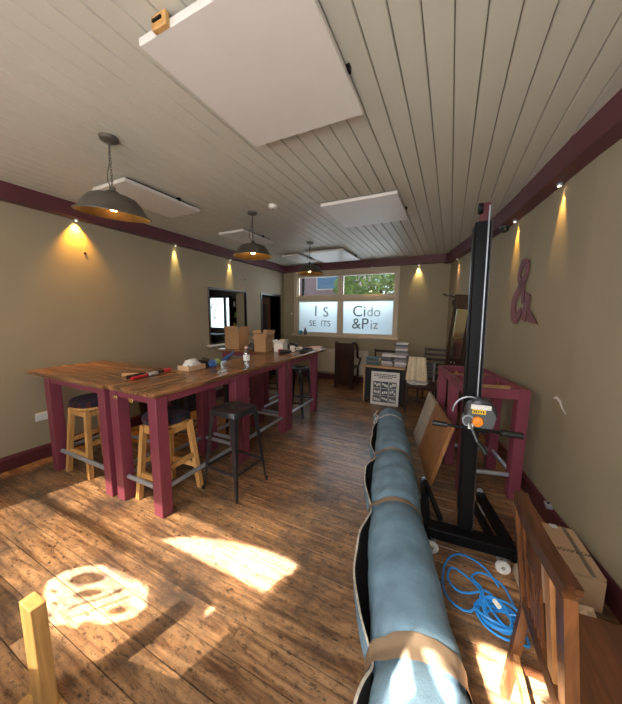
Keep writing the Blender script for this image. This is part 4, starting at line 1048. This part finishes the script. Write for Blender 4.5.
for i_ in range(NS):
    for k in range(KA-1): fo.append((i_*KA+k, i_*KA+k+1, (i_+1)*KA+k+1, (i_+1)*KA+k))
mb.add(vs, fo); mb.build('loose_flap', M['carpet'], t_roll, True)
mbi.add(vi, fo); mbi.build('flap_pile', M['carpet_pile'], t_roll, True)
fe = []
for i_ in range(NS):
    for k in range(4): fe.append((i_*4+k, i_*4+(k+1) % 4, (i_+1)*4+(k+1) % 4, (i_+1)*4+k))
mbe.add(ve, fe); mbe.build('cut_edge', M['carpet_edge'], t_roll)
for (yy, mm, wd), s0 in zip(straps, ss):
    mb = MB(); vs = []; NB = 48; rings = 6
    p0, d0, n0 = frame_at(s0)
    for k in range(rings):
        s = s_for_y(yy + (k/(rings-1)-.5)*2*wd); p, d, n = frame_at(s); r = rad(s) + .006 + (.003 if 0 < k < rings-1 else 0)
        for j in range(NB):
            a = 2*PI*j/NB; ex = 0
            if math.radians(150) < a < math.radians(262): ex = .022
            elif math.radians(135) < a <= math.radians(150): ex = .022*(a-math.radians(135))/math.radians(15)
            elif a >= math.radians(262): ex = .022*max(0, 1-(a-math.radians(262))/math.radians(20))
            q_ = r+ex+.0015*math.sin(j*1.7+k)
            vs.append(p + n*q_*math.cos(a) + d*.006*math.sin(a*3+k*.3) + Vector((0, 0, max(r+q_*math.sin(a), .0025))))
    fs = []
    for k in range(rings-1):
        for j in range(NB): fs.append((k*NB+j, k*NB+(j+1) % NB, (k+1)*NB+(j+1) % NB, (k+1)*NB+j))
    mb.add(vs, fs); o = mb.build('strap', M[mm], t_roll, True)
    if mm == 'twine':
        o['label'] = 'pale knotted tie'
        p = path_at(s0); MB().tube([(p.x-.16, p.y-.01, .30), (p.x-.20, p.y-.03, .33), (p.x-.18, p.y+.02, .36)], .006, 6).tube([(p.x-.16, p.y-.01, .30), (p.x-.19, p.y-.05, .27), (p.x-.20, p.y-.09, .22)], .007, 6).build('knot', M['twine'], o)
o = MB().add([(.18, 1.02, .15), (.245, 1.0, .13), (.235, .93, .14), (.17, .95, .16), (.18, 1.02, .153), (.245, 1.0, .133), (.235, .93, .143), (.17, .95, .163)], [(0, 1, 2, 3), (7, 6, 5, 4), (0, 4, 5, 1), (1, 5, 6, 2), (2, 6, 7, 3), (3, 7, 4, 0)]).build('tape_tail', M['paper'], t_roll)

# ------------------------------------------------------------------ material lift
L_ = thing('material_lift', 'tall black mast lift with hand winch on a wheeled base', 'lift', (.185, 2.12, 0), .07)
# (local: x along the crossbar, y away from the camera)
MB().bbox(-.245, .27, -.15, -.045, .085, .16, .006).build('crossbar', M['blackmetal'], L_)
for x0, x1, ya, yb in ((-.245, -.27, -.16, .50), (.27, .17, -.16, .50)):
    lg = MB().bar((x0, ya, .115), (x1, yb, .10), .055, .06).build('leg', M['blackmetal'], L_)
    MB().cyl((x1, yb, .135), (x1, yb+.02, .135), .022, 12).build('end_cap', M['steel'], lg)
MB().bar((.16, -.05, .12), (.08, .46, .10), .035, .05).build('brace', M['blackmetal'], L_)
MB().bar((-.16, -.05, .18), (-.262, .42, .17), .03, .03).build('brace', M['blackmetal'], L_)
MB().bbox(-.05, .035, -.085, -.005, .155, 2.16, .006).build('mast', M['blackmetal'], L_).rotation_euler = (0, -.02, 0)
MB().box(-.058, -.05, -.07, -.02, .30, 2.13).build('mast_rail', M['blackmetal'], L_).rotation_euler = (0, -.02, 0)
MB().box(.035, .040, -.08, -.03, .16, 2.16).build('mast_rail', M['gunmetal'], L_).rotation_euler = (0, -.02, 0)
MB().bbox(-.025, .03, -.06, -.015, 2.10, 2.27, .004).build('inner_mast', M['redp'], L_).rotation_euler = (0, -.02, 0)
MB().lathe([(0, -.012), (.03, -.012), (.032, 0), (.03, .012), (0, .012)], 16, (0, 0, 0), Matrix.Translation((-.025, -.065, 2.235)) @ Matrix.Rotation(PI/2, 4, 'Y')).build('pulley', M['blackmetal'], L_, True).rotation_euler = (0, -.02, 0)
MB().cyl((.014, -.098, .98), (.018, -.095, 2.24), .0045, 6).build('cable', M['steel'], L_).rotation_euler = (0, -.02, 0)
for xx, yy in ((-.21, -.12), (.20, -.12), (-.262, .44), (.18, .44)):
    c = MB().box(xx-.025, xx+.025, yy-.02, yy+.02, .078, .086).box(xx-.022, xx-.016, yy-.045, yy+.02, .035, .08).box(xx+.016, xx+.022, yy-.045, yy+.02, .035, .08).build('caster', M['steel'], L_)
    MB().lathe([(.012, -.012), (.038, -.012), (.042, -.006), (.042, .006), (.038, .012), (.012, .012), (.012, -.012)], 24, (0, 0, 0), Matrix.Translation((xx, yy-.05, .042)) @ Matrix.Rotation(PI/2, 4, 'X')).build('wheel', M['rag'], c, True)
# winch
wz = 1.005
MB().prism([(-.085, -.055), (-.03, .085), (.075, .075), (.115, .0), (.10, -.075), (.0, -.095), (-.07, -.085)], .10, .106, Matrix.Translation((.04, 0, wz)) @ Matrix.Rotation(PI/2, 4, 'X')).build('winch_plate', M['greymetal'], L_)
MB().prism([(-.085, -.055), (-.03, .085), (.075, .075), (.115, .0), (.10, -.075), (.0, -.095), (-.07, -.085)], .19, .196, Matrix.Translation((.04, 0, wz)) @ Matrix.Rotation(PI/2, 4, 'X')).build('winch_plate', M['greymetal'], L_)
MB().lathe([(.0, .11), (.085, .11), (.095, .12), (.095, .18), (.085, .188), (0, .188)], 28, mtx=Matrix.Translation((.065, 0, wz+.015)) @ Matrix.Rotation(PI/2, 4, 'X')).build('winch_drum', M['gunmetal'], L_, True)
o = MB().tube([(-.0+.105*math.cos(a*PI/14+PI*.22), -.15, wz+.0+.11*math.sin(a*PI/14+PI*.22)) for a in range(12)], .006, 8).build('winch_guard', M['steel'], L_, True)
o = MB().box(.0, .12, -.199, -.197, wz+.045, wz+.075).build('label_plate', M['label'], L_); o['label'] = 'white instruction label'
o = MB().box(.01, .09, -.201, -.1975, wz+.015, wz+.045).build('warning_label', M['yellow'], L_); o['label'] = 'yellow warning label'
for k in range(5): MB().box(.016+k*.014, .024+k*.014, -.2022, -.2011, wz+.022, wz+.038).build('label_print', M['ink'], o)
MB().lathe([(0, .0), (.034, 0), (.036, .012), (.03, .02), (0, .022)], 18, mtx=Matrix.Translation((.045, -.197, wz-.035)) @ Matrix.Rotation(PI/2, 4, 'X')).build('ratchet_hub', M['orange'], L_, True)['label'] = 'orange patterned hub'
MB().tube([(-.012+.034*math.cos(a*PI/8), -.205, wz-.035+.034*math.sin(a*PI/8)) for a in range(16)], .006, 6, closed=True).build('hub_ring', M['steel'], L_)
MB().bar((-.005, -.212, wz-.04), (.05, -.225, wz-.16), .03, .012).build('crank_arm', M['greymetal'], L_)
MB().box(-.012, .018, -.222, -.214, wz-.085, wz-.05, Matrix.Identity(4)).build('crank_tag', M['label'], L_)
MB().tube([(.05, -.228, wz-.16), (.085, -.235, wz-.20), (.10, -.24, wz-.23)], [.014, .018, .018], 10).build('crank_grip', M['blackplastic'], L_, True)
hb = MB().cyl((-.24, -.20, wz-.078), (.24, -.20, wz-.085), .009, 8).build('push_bar', M['blackmetal'], L_, True)
MB().cyl((-.255, -.20, wz-.078), (-.165, -.20, wz-.079), .017, 12).build('grip', M['blackplastic'], hb, True)
MB().cyl((.14, -.20, wz-.084), (.255, -.20, wz-.086), .019, 12).build('grip', M['blackplastic'], hb, True)
MB().box(-.05, .05, -.20, -.09, wz-.10, wz-.088).build('winch_bracket', M['blackmetal'], L_)

for o_ in L_.children:
    if o_.name.split('.')[0] in ('winch_plate', 'winch_drum', 'winch_guard', 'label_plate', 'warning_label', 'ratchet_hub', 'hub_ring', 'crank_arm', 'crank_tag', 'crank_grip'):
        o_.scale = (.88, 1, .92); o_.location = (-.052, 0, .08)
    elif o_.name.split('.')[0] == 'push_bar': o_.scale = (.94, 1, 1); o_.location = (-.02, 0, 0)

# ------------------------------------------------------------------ blue cable coil
mb = MB(); rn = random.Random(12); pts = []
for k in range(9):
    cx_, cy2 = .34+rn.uniform(-.02, .02), 1.63+rn.uniform(-.02, .02); ra, rb = .085+rn.uniform(-.03, .04), .08+rn.uniform(-.03, .035); ph = rn.uniform(0, .8)
    for j in range(22):
        a = 2*PI*j/22; f_ = j/22
        pts.append((cx_+ra*math.cos(a)*math.cos(ph)-rb*math.sin(a)*math.sin(ph), cy2+ra*math.cos(a)*math.sin(ph)*.6+rb*math.sin(a), .008+.0055*k*(.5+.5*math.sin(a+k))+.004*(k % 3)))
# wandering loops toward the roll
pts += [(.42, 1.72, .02), (.38, 1.86, .01), (.28, 1.90, .008), (.22, 1.84, .008), (.27, 1.76, .02), (.16, 1.70, .008), (.09, 1.76, .008), (.11, 1.86, .008), (.2, 1.82, .012), (.26, 1.72, .03), (.2, 1.6, .008), (.10, 1.62, .008), (.06, 1.72, .008), (.07, 1.86, .008), (.12, 1.97, .008), (.2, 2.0, .008), (.30, 1.95, .008), (.36, 1.84, .008)]
def smooth(P, k=3):
    o_ = []
    for i_ in range(len(P)-1):
        p0, p1, p2, p3 = [Vector(P[max(0, min(len(P)-1, q))]) for q in (i_-1, i_, i_+1, i_+2)]
        for j in range(k):
            t_ = j/k; o_.append(.5*((2*p1)+(-p0+p2)*t_+(2*p0-5*p1+4*p2-p3)*t_*t_+(-p0+3*p1-3*p2+p3)*t_**3))
    return o_+[Vector(P[-1])]
mb.tube(smooth(pts, 3), .0062, 7); o = mb.build('blue_cable', M['cable'], None, True); tag(o, 'tangled coil of bright blue cable on the floor by the lift wheel', 'cable')
o = MB().bbox(-.022, .022, -.011, .011, 0, .018, .004).build('cable_connector', M['label']); o.location = (.325, 1.66, .05); o.rotation_euler = (0, .1, -.9); tag(o, 'small white plug lying in the middle of the blue cable coil', 'plug')

# ------------------------------------------------------------------ oak chair in the near right corner, its back to the camera
ch = thing('slatted_chair', 'oak slat-back chair in the near right corner facing the wall', 'chair', (.30, 1.05, 0))
cx, cy_ = .30, 1.05
def L(p): return (p[0]-cx, p[1]-cy_, p[2])
fT, fS, fF = (.262, 1.19, .955), (.345, 1.275, .45), (.312, 1.285, 0)
nT, nS, nF = (.292, .80, .955), (.365, .865, .45), (.335, .86, 0)
for T_, S_, F_ in ((fT, fS, fF), (nT, nS, nF)):
    MB().bar(L(F_), L(S_), .032, .038, (0, 1, 0)).bar(L(S_), L(T_), .038, .032, (1, 0, 0), .034, .026).build('rear_leg', M['oak'], ch)
def lerp(a, b, t_): return tuple(a[k]+(b[k]-a[k])*t_ for k in range(3))
# top rail, slightly bowed, two stepped mouldings
mb = MB(); mb2 = MB(); prev = None
for k in range(13):
    t_ = k/12; p = Vector(L(lerp(fT, nT, t_))); p.x += -.016*math.sin(t_*PI)+.0; p.z += .008*math.sin(t_*PI)
    if prev is not None:
        mb.bar(prev, p, .022, .038); mb2.bar(prev+Vector((.019, 0, .008)), p+Vector((.019, 0, .006)), .018, .022)
    prev = p
mb.build('top_rail', M['oak_y'], ch); mb2.build('rail_moulding', M['oak_y'], ch)
lo = lambda t_: lerp(fS, nS, t_); hi = lambda t_: lerp(fT, nT, t_)
lowz = lambda t_: lerp(lo(t_), hi(t_), .09)
MB().bar(L(lowz(0)), L(lowz(1)), .026, .05).build('lower_rail', M['oak_y'], ch)
def slat(t_, wd, thk, m, a=.10, b=.96, name='back_slat'):
    p, q = Vector(L(lerp(lo(t_), hi(t_), a))), Vector(L(lerp(lo(t_), hi(t_), b)))
    ax = (Vector(nT)-Vector(fT)).normalized(); d = (q-p).normalized(); nn = d.cross(ax).normalized()
    vs = [c+ax*i_*wd/2+nn*j*thk/2 for c in (p, q) for i_, j in ((-1, -1), (1, -1), (1, 1), (-1, 1))]
    return MB().add(vs, [(0, 3, 2, 1), (4, 5, 6, 7), (0, 1, 5, 4), (1, 2, 6, 5), (2, 3, 7, 6), (3, 0, 4, 7)]).build(name, m, ch)
slat(.13, .022, .012, M['oak'])
slat(.36, .105, .010, M['pine'] if False else M['oak'], .62, .96, 'splat')
for tt in (.26, .34, .42, .49): slat(tt, .013, .010, M['oak'], .10, .62)
slat(.70, .040, .012, M['board_or'])
slat(.88, .022, .012, M['oak'])
# seat, front legs, stretchers
MB().add([L((.36, 1.30, .44)), L((.36, .84, .44)), L((.78, .80, .44)), L((.78, 1.34, .44)), L((.36, 1.30, .47)), L((.36, .84, .47)), L((.78, .80, .47)), L((.78, 1.34, .47))],
         [(0, 1, 2, 3), (4, 7, 6, 5), (0, 4, 5, 1), (1, 5, 6, 2), (2, 6, 7, 3), (3, 7, 4, 0)]).build('seat', M['oak_y'], ch)
for yy in (.84, 1.30): MB().bar(L((.75, yy, 0)), L((.75, yy, .44)), .035, .035).build('leg', M['oak'], ch)
for yy in (.855, 1.285):
    MB().bar(L((.335, yy, .16)), L((.74, yy, .16)), .02, .03).build('stretcher', M['oak_y'], ch)
MB().bar(L((.328, 1.27, .22)), L((.345, .87, .22)), .02, .032).build('stretcher', M['board_or'], ch)
MB().bar(L((.75, 1.29, .20)), L((.75, .85, .20)), .02, .032).build('stretcher', M['oak_y'], ch)

# pale board standing behind the chair, next to it a cardboard box with print, a paper bag
t = thing('pale_board', 'narrow pale board standing on edge behind the oak chair post', 'board', (.515, 1.60, 0), .15)
MB().bbox(-.012, .012, 0, .42, 0, .36, .003).build('panel', M['card_in'], t); t.rotation_euler = (0, .12, .12)
cb = carton('cardboard_box', 'low closed cardboard box with black printed letters against the right wall', (.735, 2.11, 0), .06, .20, .40, .185, 'card_lt', flaps=(1, 1, 1, 1), ang=(-1.5, -1.5, -1.48, -1.48))
MB().box(-.1, .1, -.2, .2, .196, .200).build('lid', M['card_lt'], cb)
MB().box(.035, .06, -.2, .2, .2002, .2012).build('tape_strip', M['tape'], cb)
text('lettering', 'NOXPXOX', .036, (.015, -.03, .2008), (0, 0, 0), M['ink'], cb, .0006)
o = MB().box(-.03, .01, .17, .20, .2005, .206).build('paper_slip', M['label'], cb)
t = thing('paper_bag', 'crumpled brown paper bag seen through the chair slats', 'paper bag', (.62, 1.56, 0), .3)
b_ = crumple(1, (.075, .06, .17), 21).build('bag', M['card_in'], t, True)
t = thing('junction_box', 'small grey metal box on the right baseboard behind the table frame', 'fitting', tuple(on_wall(2.62, .15, .03)[0]), 0)
t.location.z = .152
MB().bbox(-.02, .022, -.035, .035, 0, .028, .003).build('body', M['steel'], t); MB().cyl((0, 0, .028), (0, 0, .036), .008, 8).build('screw', M['blackmetal'], t)

# short timber post at the left, just its edge shows
t = thing('timber_post', 'short upright pine post on a foot board at the near left edge', 'post', (-1.375, .40, 0), 0)
MB().bbox(-.045, .045, -.025, .025, .022, .50, .003).build('post', M['pine'], t)
MB().bbox(-.11, .08, -.06, .04, 0, .022, .003).build('foot_board', M['pine'], t)
MB().bar((-.10, 0, .02), (-.04, 0, .16), .03, .02).build('brace', M['pine'], t)

# unseen counter added behind the photographer, front edge shaped to shade the near floor
t = thing('added_shade_counter', 'unseen counter behind the camera, added to shade the near floor', 'counter', (-1.9, -.64, 0))
MB().prism([(-1.7, -.34), (1.2, -.34), (1.2, .52), (.67, .49), (.41, .44), (.11, .29), (-1.7, .25)], .76, .80).build('shading_top', M['table_x'], t)
for xx in (-1.6, -.25, 1.1): MB().box(xx-.04, xx+.04, -.30, .22, 0, .76).build('support', M['maroon'], t)

# ------------------------------------------------------------------ outside, seen through the clear panes
struct(MB().box(-40, 40, 6.78, 60, -.3, -.02).build('pavement', M['tarmac']))
struct(MB().box(-40, 40, -40, -1.25, -.3, -.02).build('street', M['tarmac']))
hs = thing('brick_house', 'pinkish brick house across the yard with pale blue window', 'building', (-8.2, 15.5, 0), 0)
MB().box(-4.5, 3.2, 0, 5, 0, 5.6).build('wall', M['render'], hs)
MB().prism([(-4.9, 0), (3.6, 0), (-.65, 2.8)], -.3, 5.3, Matrix.Translation((0, 5, 5.6)) @ Matrix.Rotation(PI/2, 4, 'X')).build('roof', M['slate'], hs)
M['bluepane'] = mat('pale_blue_pane', (.16, .30, .44), .2, bump=0)
for x0, z0, ww, hh in ((1.1, 3.1, 1.5, 1.0), (-1.6, 3.1, 1.3, 1.2), (-.9, .9, 1.4, 1.3), (1.2, .9, 1.2, 1.3), (-3.8, 3.1, 1.2, 1.2)):
    f = MB().box(x0-.08, x0+ww+.08, -.06, 0, z0-.08, z0+hh+.08).build('window', M['white'], hs); MB().box(x0, x0+ww, -.09, -.061, z0, z0+hh).build('pane', M['bluepane'], f)
for k in range(18):
    rn2 = random.Random(k); MB().box(*(lambda a: (a, a+.9))(rn2.uniform(-4, 2)), -.02, -.001, *(lambda a: (a, a+.5))(rn2.uniform(.4, 5))).build('brick_patch', M['brick'], hs)
struct(MB().box(-14, 2, 9.9, 10.05, 0, 1.9).build('wall_yard', M['brick']))
o = MB().cyl((-3.62, 6.95, -.02), (-3.62, 6.95, 3.3), .04, 10).build('downpipe', M['blackmetal']); tag(o, 'black vertical downpipe outside the left window pane', 'pipe')
def tree(loc, r, n, seed, label):
    t = thing('garden_tree', label, 'tree', loc); rn = random.Random(seed)
    MB().tube([(0, 0, 0), (.05, 0, 1.2), (-.05, .1, 2.4), (.1, 0, 3.6)], [.14, .11, .08, .04], 8).build('trunk', M['bark'], t, True)
    mb = MB()
    for _ in range(n):
        th_, ph = rn.uniform(0, 2*PI), math.acos(rn.uniform(-1, 1)); q = r*rn.uniform(.45, 1)**.5*(1+.2*math.sin(th_*3+ph*4))
        c = Vector((q*math.sin(ph)*math.cos(th_), q*math.sin(ph)*math.sin(th_), 3.3+q*.85*math.cos(ph)))
        u = Vector((rn.uniform(-1, 1), rn.uniform(-1, 1), rn.uniform(-1, 1))).normalized(); v = u.orthogonal().normalized(); s = rn.uniform(.06, .11)
        mb.add([c-u*s, c+v*s*.5, c+u*s, c-v*s*.5], [(0, 1, 2, 3)])
    f = mb.build('foliage', M['leaf'], t); f['kind'] = 'stuff'
tree((-2.6, 11.8, 0), 2.0, 9000, 1, 'bushy light green tree behind the right-hand upper pane')
tree((1.2, 13.4, 0), 1.1, 2500, 2, 'smaller green tree to the right of the bushy tree, beyond the yard')
